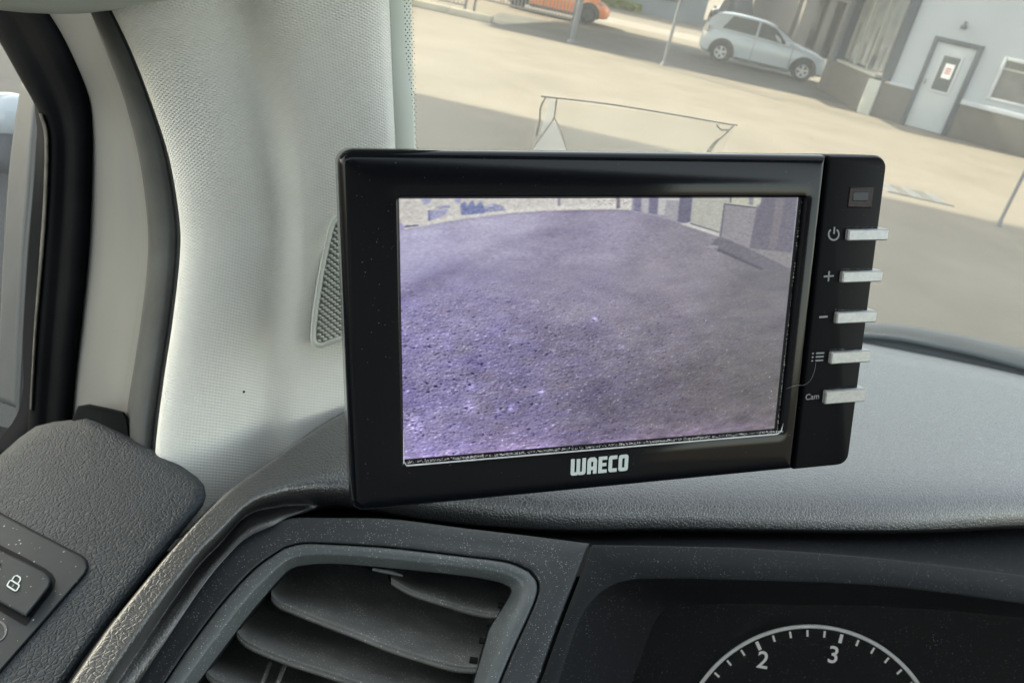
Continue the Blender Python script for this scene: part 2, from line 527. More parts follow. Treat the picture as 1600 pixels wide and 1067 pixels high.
def railing(name, label, x0, x1, y, z0, z1, step):
    f = thing(name, label, 'fence', ((x0 + x1) / 2, y, 0), group='railings beyond the yard')
    boxobj('bottom_rail', (x0, y - .02, z0), (x1, y + .02, z0 + .05), M['fencebar'], f, local=False)
    boxobj('top_rail', (x0, y - .02, z1 - .04), (x1, y + .02, z1), M['fencebar'], f, local=False)
    for px in (x0, x1):
        boxobj('fence_post', (px - .035, y - .035, 0), (px + .035, y + .035, z1 + .06), M['grey_metal'], f, local=False)
    n = int((x1 - x0) / step)
    me = None
    for i in range(1, n):
        xx = x0 + (x1 - x0) * i / n
        if me is None:
            V, F = [], []
            box(V, F, (-.014, -.009, z0 + .05), (.014, .009, z1 - .04))
            o = mk('bar', V, F, M['fencebar'], None, smooth=False, local=True)
            me = o.data
        else:
            o = bpy.data.objects.new('bar', me); COL.objects.link(o)
        o.parent = f
        o.location = (xx - (x0 + x1) / 2, 0, 0)
    return f
railing('railing', 'pale bar railing standing on the kerb wall at the left', -10.5, -3.25, 23.4, .22, 1.15, .11)
railing('railing', 'bar railing section in front of the orange car', -3.1, -.3, 24.2, .42, 1.35, .10)

def pole(name, label, x, y, r, h, mat, group=None):
    t = thing(name, label, 'pole', (x, y, 0), group=group)
    tube('shaft', [(0, 0, 0), (0, 0, h)], r, mat, t, n=14, local=True)
    tube('foot_collar', [(0, 0, 0), (0, 0, .05), (0, 0, .09)], [r * 1.9, r * 1.7, r * 1.02], mat, t, n=14, local=True)
    return t
pole('steel_pole', 'grey steel pole standing in front of the orange car', -.16, 22.3, .075, 4.2, M['grey_metal'])
pole('steel_pole', 'slim grey steel pole between the orange car and the white hatchback', 2.25, 21.6, .04, 4.2, M['grey_metal'])

# walkway roof above the parking strip (out of frame, throws the shade band)
wr = thing('walkway_roof', 'flat roof on posts over the parking strip beyond the yard', 'canopy', (5, 24.5, 0))
ol = [(-6.8, 24.1), (3.0, 24.1), (3.0, 33.0), (-3.0, 33.0), (-5.2, 31.0)]
V, F = loops_mesh([[Vector((x, y, z)) for x, y in ol] for z in (3.6, 3.75)], cap_first=True)
fixn(mk('roof_slab', V, F, M['roofing'], wr, smooth=False))
ol = [(1.9, 23.0), (3.1, 23.0), (3.1, 21.2), (7.15, 21.2), (7.15, 28.0), (1.9, 28.0)]
V, F = loops_mesh([[Vector((x, y, z)) for x, y in ol] for z in (3.62, 3.74)], cap_first=True)
fixn(mk('roof_slab', V, F, M['roofing'], wr, smooth=False))
for (x, y) in ((-3.2, 32.6), (-5.2, 30.6)):
    tube('post', [(x, y, 0), (x, y, 3.6)], .05, M['grey_metal'], wr)

# unseen slab on columns at the left, added to shade the van
wh = thing('hall_roof', 'high flat hall roof on columns left of the yard', 'canopy', (-19, 12, 0))
boxobj('roof_slab', (-38, 0, 16.6), (-12, 21.5, 17.0), M['warehouse'], wh, local=False)
for (x, y) in ((-34, 3), (-24, 3), (-34, 11), (-24, 11)):
    tube('column', [(x, y, 0), (x, y, 16.6)], .25, M['grey_metal'], wh)

# ---- workshop building: front wall with door, window, lamp; side with glazing
A = Vector((7.3, 20.6, 0)); eW = Vector((.870, -.493, 0)).normalized(); nW = Vector((-.493, -.870, 0)).normalized(); Z = Vector((0, 0, 1))
fr = (A, eW, nW, Z)      # coordinates: along the wall, out of the wall, up
wb = thing('workshop_building', 'white workshop building with a brown grey plinth', 'building', tuple(A))
def wbx(name, a, b, mat, bevel=0, parent=None):
    return boxobj(name, a, b, mat, parent or wb, local=False, bevel=bevel, fr=fr)
# wall pieces round the openings (door .86-1.72, window 2.38-4.0)
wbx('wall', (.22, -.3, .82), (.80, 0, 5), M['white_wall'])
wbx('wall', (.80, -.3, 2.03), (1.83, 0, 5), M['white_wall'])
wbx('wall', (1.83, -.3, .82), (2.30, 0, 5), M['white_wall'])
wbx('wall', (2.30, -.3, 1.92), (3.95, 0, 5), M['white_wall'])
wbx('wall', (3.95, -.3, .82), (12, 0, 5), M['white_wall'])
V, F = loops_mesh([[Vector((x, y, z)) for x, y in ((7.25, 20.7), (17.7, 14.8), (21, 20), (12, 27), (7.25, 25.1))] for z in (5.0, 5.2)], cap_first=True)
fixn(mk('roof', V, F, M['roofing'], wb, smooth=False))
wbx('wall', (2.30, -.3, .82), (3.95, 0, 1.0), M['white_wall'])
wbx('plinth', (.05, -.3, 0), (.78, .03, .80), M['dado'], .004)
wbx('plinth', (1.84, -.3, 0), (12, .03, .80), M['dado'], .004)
wbx('sill_strip', (.22, 0, .80), (.785, .07, .865), M['sill'], .01)
wbx('sill_strip', (1.84, 0, .76), (12, .09, .87), M['sill'], .01)
wbx('corner_column', (0, -.25, .84), (.21, .06, 5), M['darkframe'], .01)
wbx('pale_post', (-.26, -.1, 0), (.045, .09, .82), M['palepost'], .02)
# door frame (a U upside down) and leaf
wbx('door_frame', (.78, -.12, 0), (.87, .05, 2.03), M['darkframe'], .006)
wbx('door_frame', (1.725, -.12, 0), (1.84, .05, 2.03), M['darkframe'], .006)
wbx('door_frame', (.87, -.12, 1.93), (1.725, .05, 2.03), M['darkframe'], .006)
dl = thing('workshop_door', 'pale blue white door with a small window and a red printed notice', 'door', tuple(A + eW * 1.3))
def dbx(name, a, b, mat, bevel=0, parent=None):
    return boxobj(name, a, b, mat, parent or dl, local=False, bevel=bevel, fr=fr)
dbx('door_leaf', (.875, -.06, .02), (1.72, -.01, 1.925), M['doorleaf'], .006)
dw = dbx('door_window', (1.12, -.008, .92), (1.48, .004, 1.67), M['darkglass'])
for a, b in (((1.07, -.01, .87), (1.12, .015, 1.72)), ((1.48, -.01, .87), (1.53, .015, 1.72)), ((1.12, -.01, 1.67), (1.48, .015, 1.72)), ((1.12, -.01, .87), (1.48, .015, .92))):
    dbx('window_trim', a, b, M['paleframe'], .005)
dbx('notice', (1.22, .005, 1.20), (1.42, .009, 1.52), M['paper'])
for k in range(3):
    dbx('notice_print', (1.26, .0095, 1.40 - k * .05), (1.38, .0105, 1.43 - k * .05), M['paperred'])
dbx('door_handle', (.93, -.01, .98), (.96, .05, 1.10), M['grey_metal'], .005)
# window
ww = thing('workshop_window', 'wide window with a pale frame right of the workshop door', 'window', tuple(A + eW * 3.1 + Z * 1.4))
def wx(name, a, b, mat, bevel=0):
    return boxobj(name, a, b, mat, ww, local=False, bevel=bevel, fr=fr)
wx('window_frame', (2.30, -.1, 1.0), (2.37, .03, 1.92), M['paleframe'], .008)
wx('window_frame', (3.88, -.1, 1.0), (3.95, .03, 1.92), M['paleframe'], .008)
wx('window_frame', (2.37, -.1, 1.85), (3.88, .03, 1.92), M['paleframe'], .008)
wx('window_frame', (2.37, -.1, 1.0), (3.88, .03, 1.06), M['paleframe'], .008)
wx('mullion', (3.10, -.08, 1.06), (3.15, .02, 1.85), M['paleframe'], .005)
wx('pane', (2.37, -.07, 1.06), (3.10, -.06, 1.85), M['greyglass'])
wx('pane', (3.15, -.07, 1.06), (3.88, -.06, 1.85), M['greyglass'])
wx('blind', (2.37, -.055, 1.66), (3.10, -.045, 1.70), M['palepost'])
lt_ = thing('wall_lamp', 'small dark wall lamp above the workshop door', 'lamp', tuple(A + eW * 1.27 + Z * 2.33))
def lx(name, a, b, mat, bevel=0):
    return boxobj(name, a, b, mat, lt_, local=False, bevel=bevel, fr=fr)
lx('lamp_shade', (1.21, .0, 2.28), (1.33, .14, 2.36), M['darkframe'], .02)
lx('lamp_bracket', (1.245, 0, 2.36), (1.295, .06, 2.44), M['darkframe'], .01)
# side with glazing above the low wall
fs = (Vector((7.2, 20.7, 0)), Vector((0, 1, 0)), Vector((-1, 0, 0)), Z)
def sb(name, a, b, mat, bevel=0):
    return boxobj(name, a, b, mat, wb, local=False, bevel=bevel, fr=fs)
sb('side_plinth', (0.1, -.3, 0), (4.4, 0.0, .86), M['dado'], .004)
sb('side_column', (3.45, -.2, .86), (3.9, .06, 5), M['darkframe'], .01)
sb('side_sill', (.1, -.2, .862), (3.45, .02, .93), M['palepost'], .005)
for k, (a, b) in enumerate(((.15, 1.2), (1.26, 2.3), (2.36, 3.42))):
    sb('glazing_pane', (a, -.16, 1.0), (b, -.15, 4.9), M['hallglass'])
for s in (1.2, 2.3):
    sb('glazing_bar', (s, -.18, .94), (s + .06, -.1, 4.9), M['palepost'])
# dark upright shapes on the face of the pale glazing
for k in range(6):
    s = .45 + k * .5
    sb('reflected_slat', (s, -.149, 1.05), (s + .12 + .05 * (k % 2), -.14, 1.55 + .2 * (k % 3)), M['hallstone'], .01)
sb('vent_flap', (.9, -.149, 1.03), (1.25, -.13, 1.3), M['darkframe'], .01)

# ---- far buildings
bb = thing('blue_grey_building', 'long blue grey office building far behind the street', 'building', (-4, 50, 0))
boxobj('wall', (-20, 48, 0), (6.5, 60, 9), M['bluegrey'], bb, local=False)
for k in range(8):
    x = 4.2 - k * 3.0
    f = boxobj('window', (x - .9, 47.93, .9), (x + .9, 48.02, 2.3), M['darkframe'], bb, local=False)
    boxobj('pane', (x - .82, 47.90, .98), (x + .82, 47.94, 2.22), M['greyglass'], f, local=False)

hb = thing('columned_hall', 'grey beige hall with tall columns behind the white hatchback', 'building', (14, 44, 0))
boxobj('wall', (10.2, 43.5, 0), (22, 55, 9), M['hallpink'], hb, local=False)
for k, x in enumerate((10.4, 11.5, 12.3, 13.4, 14.2, 15.3, 16.4)):
    boxobj('column', (x, 42.9, 0), (x + (.35 if k % 2 else .6), 43.5, 9), M['hallstone'], hb, local=False, bevel=.03)
boxobj('cornice', (10.0, 42.8, 2.6), (22, 42.9, 3.1), M['hallstone'], hb, local=False)
for k in range(4):
    boxobj('window', (11.0 + 1.9 * k, 43.42, .9), (11.45 + 1.9 * k, 43.49, 2.2), M['greyglass'], hb, local=False)

# ---- cars (local: x forward, y left, z up)
def wheel(parent, x, y, r, w, side, rimmat):
    V, F = [], []
    prof = [(r * .60, w * .5), (r * .66, w * .52), (r * .93, w * .5), (r, w * .38), (r, -w * .38), (r * .93, -w * .5), (r * .6, -w * .5)]
    n = 28
    rows = [[Vector((x + p * math.cos(2 * math.pi * i / n), y + q, r + p * math.sin(2 * math.pi * i / n))) for i in range(n)] for p, q in prof]
    V, F = loops_mesh(rows, cap_last=False)
    o = fixn(mk('wheel', V, F, M['tyre'], parent, local=True))
    # rim: dish, spokes, hub
    V, F = [], []
    ys = y + side * w * .42
    def disc(r0, r1, ya, yb):
        b = len(V)
        for rr, yy in ((r0, ya), (r1, yb)):
            for i in range(n): V.append(Vector((x + rr * math.cos(2 * math.pi * i / n), yy, r + rr * math.sin(2 * math.pi * i / n))))
        for i in range(n): F.append((b + i, b + (i + 1) % n, b + n + (i + 1) % n, b + n + i))
    disc(r * .62, r * .53, ys, ys - side * .01)
    disc(r * .53, r * .50, ys - side * .01, ys - side * .06)
    disc(r * .16, .001, ys - side * .005, ys)
    for k in range(5):
        a = 2 * math.pi * k / 5 + .3
        for da in (-.14, .14):
            b = len(V)
            for rr, hw in ((r * .1, .022), (r * .56, .016)):
                for s_ in (-1, 1):
                    cx_, cz_ = math.cos(a + da * (rr / r * 2)), math.sin(a + da * (rr / r * 2))
                    V.append(Vector((x + rr * cx_ - s_ * hw * cz_, ys - side * .008, r + rr * cz_ + s_ * hw * cx_)))
            F.append((b, b + 1, b + 3, b + 2))
    mk('rim', V, F, rimmat, o, local=True, smooth=False)
    V, F = [], []
    b = 0
    for i in range(n): V.append(Vector((x + r * .5 * math.cos(2 * math.pi * i / n), ys - side * .06, r + r * .5 * math.sin(2 * math.pi * i / n))))
    F.append(tuple(range(n)))
    mk('brake_disc', V, F, M['cartrim'], o, local=True, smooth=False)
    return o

def hatch(name, label, loc, rz, paint, rimmat=None, Lc=4.0, Wc=1.74, Hc=1.46, wb_=2.5, roof_front=1.35, cat='car', rimr=.31):
    """five-door hatchback; origin under its middle"""
    rimmat = rimmat or M['alloy']
    t = thing(name, label, cat, loc, rz)
    # stations along x: (x, bottom z, belt z, top z, half width at belt, half width at top)
    h = Lc / 2
    st = [(-h, .45, .80, .86, .52, .48), (-h + .05, .32, .84, .98, .70, .56), (-h + .16, .25, .90, 1.22, .80, .58), (-h + .36, .22, .93, 1.40, .85, .60),
          (-h + .75, .20, .93, Hc - .01, .87, .62), (-h + 1.35, .19, .92, Hc, .87, .63), (-h + 1.8, .19, .90, Hc - .02, .87, .62), (-h + 2.1, .19, .89, Hc - .09, .87, .61),
          (-h + 2.45, .19, .885, 1.21, .87, .62), (-h + 2.8, .19, .88, 1.02, .86, .66), (-h + 3.05, .20, .85, .94, .85, .70), (-h + 3.5, .22, .78, .86, .82, .68),
          (-h + 3.8, .24, .68, .74, .76, .62), (-h + 3.95, .28, .58, .62, .62, .5), (h, .36, .52, .54, .45, .4)]
    sc = Wc / 1.74
    rows = []
    for (x, zb, zl, zt, wl, wt) in st:
        wl *= sc; wt *= sc
        hs = [(0, zb), (wl * .8, zb), (wl * .97, zb + .06), (wl, zb + (zl - zb) * .45), (wl * .985, zl - .06), (wl * .955, zl), (wt + (wl * .95 - wt) * .35, zl + (zt - zl) * .62), (wt, zt - .05 * min(1, (zt - zl) * 4)), (wt * .82, zt - .008), (0, zt)]
        full = [(y, z) for y, z in hs] + [(-y, z) for y, z in reversed(hs[1:-1])]
        rows.append([Vector((x, y, z)) for y, z in full])
    V, F = loops_mesh(rows, cap_first=True, cap_last=True)
    body = fixn(mk('body', V, F, paint, t, local=True, sharp=38))
    def surf(x, f, side, out=.006):
        """point on the greenhouse side at height fraction f (0 belt, 1 top)"""
        for i in range(len(st) - 1):
            if st[i][0] <= x <= st[i + 1][0]:
                k = (x - st[i][0]) / (st[i + 1][0] - st[i][0])
                s_ = [a * (1 - k) + b * k for a, b in zip(st[i], st[i + 1])]
                break
        zl, zt, wl, wt = s_[2], s_[3], s_[4] * sc, s_[5] * sc
        pts = [(wl * .955, zl), (wt + (wl * .95 - wt) * .35, zl + (zt - zl) * .62), (wt, zt - .05)]
        if f < .62:
            k = f / .62; a, b = pts[0], pts[1]
        else:
            k = (f - .62) / .38; a, b = pts[1], pts[2]
        return Vector((x, side * (a[0] * (1 - k) + b[0] * k + out), a[1] * (1 - k) + b[1] * k))
    for side in (-1, 1):
        for (xa, xb, xta, xtb) in ((-h + .55, -h + 1.60, -h + .85, -h + 1.60), (-h + 1.68, -h + 2.68, -h + 1.66, -h + 2.15)):
            rws = []
            for f in (.10, .4, .62, .92):
                rws.append([surf((xa * (1 - f) + xta * f) * (1 - k / 8) + (xb * (1 - f) + xtb * f) * k / 8, f, side) for k in range(9)])
            V, F, uv = grid(rws)
            mk('side_window', V, F, M['darkglass'], t, local=True)
        # wheel arch, wheels, sill, door handles, mirror
        for wx_ in (-wb_ / 2 - .02, wb_ / 2 - .02):
            V, F = [], []
            n = 20
            for rr in (.345, .40):
                for i in range(n + 1):
                    a = math.pi * (-.08 + 1.16 * i / n)
                    V.append(Vector((wx_ + rr * math.cos(a), side * (.883 * sc if rr > .38 else .895 * sc), .31 + rr * math.sin(a))))
            for i in range(n): F.append((i, i + 1, i + n + 2, i + n + 1))
            mk('wheel_arch', V, F, M['cartrim'], t, local=True, solid=.01)
            V = [Vector((wx_, side * .874 * sc, .31))]; F = []
            for i in range(n + 1):
                a = math.pi * (-.1 + 1.2 * i / n); V.append(Vector((wx_ + .365 * math.cos(a), side * .888 * sc, .31 + .365 * math.sin(a))))
            for i in range(n): F.append((0, i + 1, i + 2))
            mk('arch_lining', V, F, M['cartrim'], t, local=True, smooth=False)
            wheel(t, wx_, side * (.80 * sc + .03), rimr, .20, side, rimmat)
            t_w = None
        boxobj('sill_panel', (-wb_ / 2 + .42, side * .84 * sc, .17), (wb_ / 2 - .42, side * .885 * sc, .27), M['cartrim'], t)
        for hx in (-h + 1.4, -h + 2.35):
            boxobj('door_handle', (hx - .08, side * .865 * sc, .79), (hx + .08, side * .90 * sc, .82), paint, t, bevel=.008)
        for gx in (-h + 1.63, -h + 2.78):
            boxobj('door_gap', (gx, side * .862 * sc, .30), (gx + .012, side * .8775 * sc, .86), M['cartrim'], t)
        boxobj('door_mirror', (-h + 2.50, side * .86 * sc, .90), (-h + 2.66, side * 1.04 * sc, 1.03), paint, t, bevel=.03)
        hl = [(h - .12, side * .60 * sc, .56), (h - .42, side * .80 * sc, .66), (h - .46, side * .805 * sc, .76), (h - .20, side * .66 * sc, .68)]
        V = [Vector(p) + Vector((.012, side * .02, .02)) for p in hl]
        mk('headlight', V, [(0, 1, 2, 3)], M['headlamp'], t, local=True, solid=.02, smooth=False)
        tl = [(-h + .02, side * .60 * sc, .80), (-h + .22, side * .83 * sc, .78), (-h + .22, side * .80 * sc, .98), (-h + .07, side * .62 * sc, .95)]
        V = [Vector(p) + Vector((-.02, side * .03, 0)) for p in tl]
        mk('tail_light', V, [(0, 1, 2, 3)], M['taillamp'], t, local=True, solid=.02, smooth=False)
    # windscreen and rear window
    def lid(nm, xa, za, wa, xb, zb_, wb2, o=.012):
        V = [Vector((xa, -wa, za + o)), Vector((xa, wa, za + o)), Vector((xb, wb2, zb_ + o)), Vector((xb, -wb2, zb_ + o))]
        mk(nm, V, [(0, 1, 2, 3)], M['darkglass'], t, local=True, smooth=False, solid=.006)
    lid('windscreen', -h + 2.78, 1.03, .60 * sc, -h + 2.14, 1.36, .54 * sc)
    lid('rear_window', -h + .14, 1.18, .50 * sc, -h + .40, 1.415, .52 * sc)
    boxobj('bumper_grille', (h - .04, -.42, .36), (h + .012, .42, .44), M['cartrim'], t, bevel=.01)
    return t

def car_heading(p, q):
    return math.atan2(q[1] - p[1], q[0] - p[0])
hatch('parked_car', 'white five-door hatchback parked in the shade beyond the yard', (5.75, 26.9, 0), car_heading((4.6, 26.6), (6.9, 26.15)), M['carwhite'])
hatch('parked_car', 'orange hatchback behind the railing, only its front end in view', (-1.15, 31.0, 0), car_heading((0, 29), (.8, 29.2)) * 0 + .05, M['carorange'], rimmat=M['cartrim'])
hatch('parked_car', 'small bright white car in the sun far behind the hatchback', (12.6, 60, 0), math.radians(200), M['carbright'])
hatch('parked_car', 'dark blue car far away left of the tree', (8.9, 54, 0), math.radians(100), M['cardark'], Hc=1.9)

# ---- tree between the far buildings
tr = thing('leafy_tree', 'yellow green tree far behind the white hatchback', 'tree', (15.0, 74, 0))
tube('trunk', [(15.0, 74, 0), (15.1, 74, 1.4), (15.0, 74.1, 2.6)], [.22, .18, .1], M['trunk'], tr, n=10)
for k in range(5):
    a = k * 1.3
    tube('branch', [(15.02, 74, 1.8 + .2 * k), (15 + .8 * math.cos(a), 74 + .8 * math.sin(a), 2.8 + .2 * k)], [.07, .03], M['trunk'], tr, n=6)
V, F = [], []
for k in range(5200):
    a = rnd.random() * 2 * math.pi; u = rnd.random() ** .5
    cl = rnd.choice([(0, 0, 4.0, 2.0), (1.3, .4, 3.3, 1.4), (-1.4, -.3, 3.2, 1.4), (.4, 0, 5.6, 1.5), (-.8, .2, 5.0, 1.3)])
    v = Vector((rnd.gauss(0, 1), rnd.gauss(0, 1), rnd.gauss(0, 1))).normalized() * (rnd.random() ** .4) * cl[3]
    p = Vector((15 + cl[0], 74 + cl[1], cl[2])) + v
    d1 = Vector((rnd.gauss(0, 1), rnd.gauss(0, 1), rnd.gauss(0, 1))).normalized() * .13
    d2 = d1.cross(Vector((rnd.gauss(0, 1), rnd.gauss(0, 1), rnd.gauss(0, 1)))).normalized() * .08
    b = len(V); V += [p - d1, p + d2, p + d1, p - d2]; F.append((b, b + 1, b + 2, b + 3))
mk('crown', V, F, M['leaf'], tr, smooth=False)
# clipped hedge in front of the blue grey building
hd = bpy.data.objects
V, F = [], []
for k in range(3500):
    p = Vector((rnd.uniform(-4, 3.0), rnd.uniform(46.6, 47.4), rnd.uniform(0, .45)))
    d1 = Vector((rnd.gauss(0, 1), rnd.gauss(0, 1), rnd.gauss(0, 1))).normalized() * .09
    d2 = d1.cross(Vector((rnd.gauss(0, 1), rnd.gauss(0, 1), rnd.gauss(0, 1)))).normalized() * .06
    b = len(V); V += [p - d1, p + d2, p + d1, p - d2]; F.append((b, b + 1, b + 2, b + 3))
tag(mk('hedge', V, F, M['leaf'], None, smooth=False), 'low green hedge along the foot of the blue grey building', 'hedge')

# ---- near yard: white pole pair with foot at the right, drain grate, stones
pole('white_pole', 'white pole standing at the near edge of the sunlit yard', 5.86, 10.5, .022, 3.4, M['grey_metal'])
rack = thing('white_barrier', 'white painted steel barrier at the right edge of the yard', 'barrier', (6.1, 10.1, 0))
tube('upright', [(6.02, 9.75, .02), (6.25, 10.1, .9), (6.35, 10.2, 1.3)], .035, M['white_metal'], rack)
tube('foot', [(5.9, 9.75, .03), (6.2, 9.55, .03)], .035, M['white_metal'], rack)
tube('handrail', [(6.35, 10.2, 1.3), (8.5, 10.2, 1.3)], .035, M['white_metal'], rack)
dg = thing('drain_channel', 'dark slotted drain channel in the sunlit yard right of the monitor', 'drain', (5.0, 11.45, 0))
for k in range(5):
    xx = 4.66 + k * .17
    boxobj('drain_grate', (xx, 11.22, 0), (xx + .13, 11.72, .012), M['asphalt'] if k % 2 else M['grey_metal'], dg, local=False)
boxobj('channel_frame', (4.6, 11.16, 0), (5.55, 11.2, .014), M['grey_metal'], dg, local=False)
for (px, py, r, lb) in ((782, 84, .05, 'small dark scrap lying alone in the middle of the sunlit yard'), (918, 110, .035, 'tiny dark pebble on the yard in front of the thick steel pole'), (1265, 216, .05, 'small brown pebble on the yard just above the top right corner of the monitor')):
    p = horiz(0).at(px, py)
    V = [p + Vector((rnd.uniform(.6, 1.2) * r * 1.7 * math.cos(a), rnd.uniform(.6, 1.2) * r * math.sin(a), .0)) for a in [i * math.pi / 4 for i in range(8)]] + [p + Vector((0, 0, r * .45))]
    F = [(i, (i + 1) % 8, 8) for i in range(8)]
    tag(mk('pebble', V, F, M['grit'], None), lb, 'pebble', 'pebbles on the yard')

# ================================================================== THE CABIN
def depth(P):
    return (P - EYE).dot(FW)
PH = horiz(H - .215)
PV = Plane(C(208, 1067, depth(PH.at(208, 1067)) + .022), C(462, 810, depth(PH.at(462, 810)) + .008), C(924, 850, depth(PH.at(924, 850)) + .008))

def on(pl, pts, off=0.0):
    return [pl.at(p[0], p[1], off) for p in pts]

def lerp2(a, b, t):
    return [(p[0] * (1 - t) + q[0] * t, p[1] * (1 - t) + q[1] * t) for p, q in zip(a, b)]

# ---- dashboard pad
N1, N2 = 40, 120
padO = segs([[(98, 1082), (190, 952), (330, 790), (430, 715), (480, 678)], [(480, 678), (530, 645), (640, 590), (800, 548), (1000, 522), (1200, 519), (1357, 534), (1600, 587), (1800, 645)]], [N1, N2])
padK = segs([[(172, 1082), (292, 906), (344, 848), (387, 803), (444, 789)], [(444, 789), (507, 788), (560, 792), (650, 809), (725, 818), (800, 824), (912, 828), (1037, 826), (1225, 828), (1412, 829), (1600, 821), (1800, 812)]], [N1, N2])
padL = segs([[(203, 1082), (300, 935), (350, 872), (387, 839), (440, 815)], [(440, 815), (462, 810), (519, 810), (612, 812), (725, 826), (819, 837), (924, 850), (1050, 853), (1178, 857), (1366, 872), (1600, 900), (1800, 933)]], [N1, N2])
dash = thing('dashboard', 'dark grained dashboard top pad running below the monitor to the windscreen', 'dashboard', tuple(PH.at(900, 800)))
rows = []
def zoff(t, i):
    # front of the pad rolls down towards the driver, back edge tucks down
    r = max(0, (t - .62) / .38)
    return -.016 * r ** 2.5 - .010 * max(0, (.06 - t) / .06) ** 2
for t in [0, .02, .05, .1, .18, .26, .34, .42, .5, .58, .64, .7, .75, .8, .84, .88, .92, .95, .975, .99, 1.0]:
    px = lerp2(padO, padK, t)
    rows.append([horiz(PH.o.z + zoff(t, i)).at(*p) for i, p in enumerate(px)])
last = rows[-1]
Lw = []
for k_, l_ in zip(padK, padL):
    w_ = min(1, max(0, (k_[0] - 420) / 120)); w_ = w_ * w_ * (3 - 2 * w_)
    Lw.append(PV.at(l_[0], l_[1], .002).lerp(C(k_[0], k_[1] + min(4, .4 * (l_[1] - k_[1])), depth(last[len(Lw)]) + .016), w_))
for k in (.12, .3, .6, 1.0):
    rows.append([a.lerp(b, k) + (EYE - a).normalized() * (.0016 * math.sin(k * math.pi) * (1 - min(1, max(0, (q[0] - 400) / 120)))) for a, b, q in zip(last, Lw, padK)])
rows.append([b + FW * .03 for b in Lw])
rows.insert(0, [p + Vector((0, 0, -.05)) for p in rows[0]])
skin('top_pad', rows, M['pad'], dash)
ci = [i for i, p in enumerate(padL) if p[0] > 436]
ur = []
for t in (0, .25, .5, .75, 1.0):
    ur.append([C(padK[i][0] * (1 - t) + padL[i][0] * t, (padK[i][1] + 2) * (1 - t) + (padL[i][1] + 6) * t, (depth(last[i]) + .018) * (1 - t) + (depth(PV.at(padL[i][0], padL[i][1])) + .012) * t) for i in ci])
skin('pad_underside', ur, M['recess'], dash)  # darker material puts the shade below the pad edge into its colour

fl = mk('cabin_floor', *(lambda V, F: (V, F))(*(lambda q: (q[0], q[1]))(([Vector(v) for v in ((-.75, -.35, 1.62), (1.3, -.35, 1.62), (1.3, .9, 1.62), (-.75, .9, 1.62))], [(0, 1, 2, 3)]))), M['cavity'], None, smooth=False, kind='structure', solid=.01)
# headliner and rear bulkhead of the cab, out of frame
M['bulkhead'] = pmat('grey_bulkhead', (.30, .31, .31), .8, .2, var=.1, vscale=9)
cs = thing('cab_shell', 'pale headliner and grey rear bulkhead of the cab behind the viewer', 'vehicle cab', (0.4, -1.2, 1.0))
boxobj('headliner', (-.7, -.40, 2.42), (1.5, .10, 2.45), M['visor'], cs, local=False)
hq = [C(40, -60, .30), C(690, -75, .30), C(690, -1000, .12), C(40, -1000, .12)]
mk('front_headliner', hq, orient([Vector(p) for p in hq], [(0, 1, 2, 3)]), M['visor'], cs, smooth=False, solid=.006)
boxobj('bulkhead', (-.7, -1.28, .6), (1.5, -1.25, 2.42), M['bulkhead'], cs, local=False)
boxobj('rear_headliner', (-.7, -1.25, 2.40), (1.5, -.85, 2.43), M['bulkhead'], cs, local=False)
boxobj('seat_back', (-.35, -.75, 1.0), (.2, -.60, 1.75), M['bulkhead'], cs, local=False, bevel=.05)
boxobj('head_restraint', (-.22, -.73, 1.78), (.07, -.62, 1.98), M['bulkhead'], cs, local=False, bevel=.04)
# ---- trim panel with the air vent
def path3(a, b, c, n=(36, 70, 30)):
    return segs([a, b, c], list(n))
tO = path3([(203, 1084), (300, 935), (350, 872), (387, 839), (440, 814)], [(440, 814), (462, 809), (519, 809), (612, 811), (725, 825), (819, 836), (921, 849)], [(921, 849), (905, 890), (870, 980), (834, 1084)])
tG = path3([(246, 1084), (300, 1005), (350, 940), (399, 888), (444, 856)], [(444, 856), (474, 849), (519, 850), (612, 856), (725, 869), (792, 878), (826, 892)], [(826, 892), (840, 912), (834, 944), (800, 1019), (773, 1084)])
tR = path3([(295, 1084), (350, 1011), (387, 962), (425, 917), (447, 893)], [(447, 893), (466, 884), (519, 880), (612, 887), (725, 899), (776, 908), (792, 914)], [(792, 914), (799, 926), (766, 981), (760, 1000), (735, 1084)])
for pth in (tG, tR):
    pass
rows = [on(PV, tO, -.008), on(PV, tO, -.0012), on(PV, lerp2(tO, tG, .06), -.0002)]
for t, o in ((.4, .0), (.72, .0006), (.88, .0014), (.93, .0012), (.96, 0), (.985, -.0012), (1.0, -.003)):
    rows.append(on(PV, lerp2(tO, tG, t), o))
skin('trim_panel', rows, M['trim'], dash)

vent = thing('air_vent', 'dusty dark air vent below the left end of the monitor', 'air vent', tuple(PV.at(600, 980)))
rows = []
for t, o in ((.0, -.003), (.03, .0004), (.08, .0010), (.3, .0010), (.52, .0004), (.6, -.0006), (.8, -.004), (1.0, -.0075)):
    rows.append(on(PV, lerp2(tG, tR, t), o))
skin('vent_rim', rows, M['rim'], vent)
rows = [on(PV, tR, -.0075), on(PV, [(p[0] + (600 - p[0]) * .02, p[1] + (1000 - p[1]) * .02) for p in tR], -.014), on(PV, tR, -.05)]
skin('vent_duct', rows, M['cavity'], vent)
P_ = [PV.at(x, y, -.055) for x, y in ((180, 860), (860, 860), (860, 1150), (180, 1150))]
mk('duct_back', P_, orient([Vector(p) for p in P_], [(0, 1, 2, 3)]), M['cavity'], vent, smooth=False)

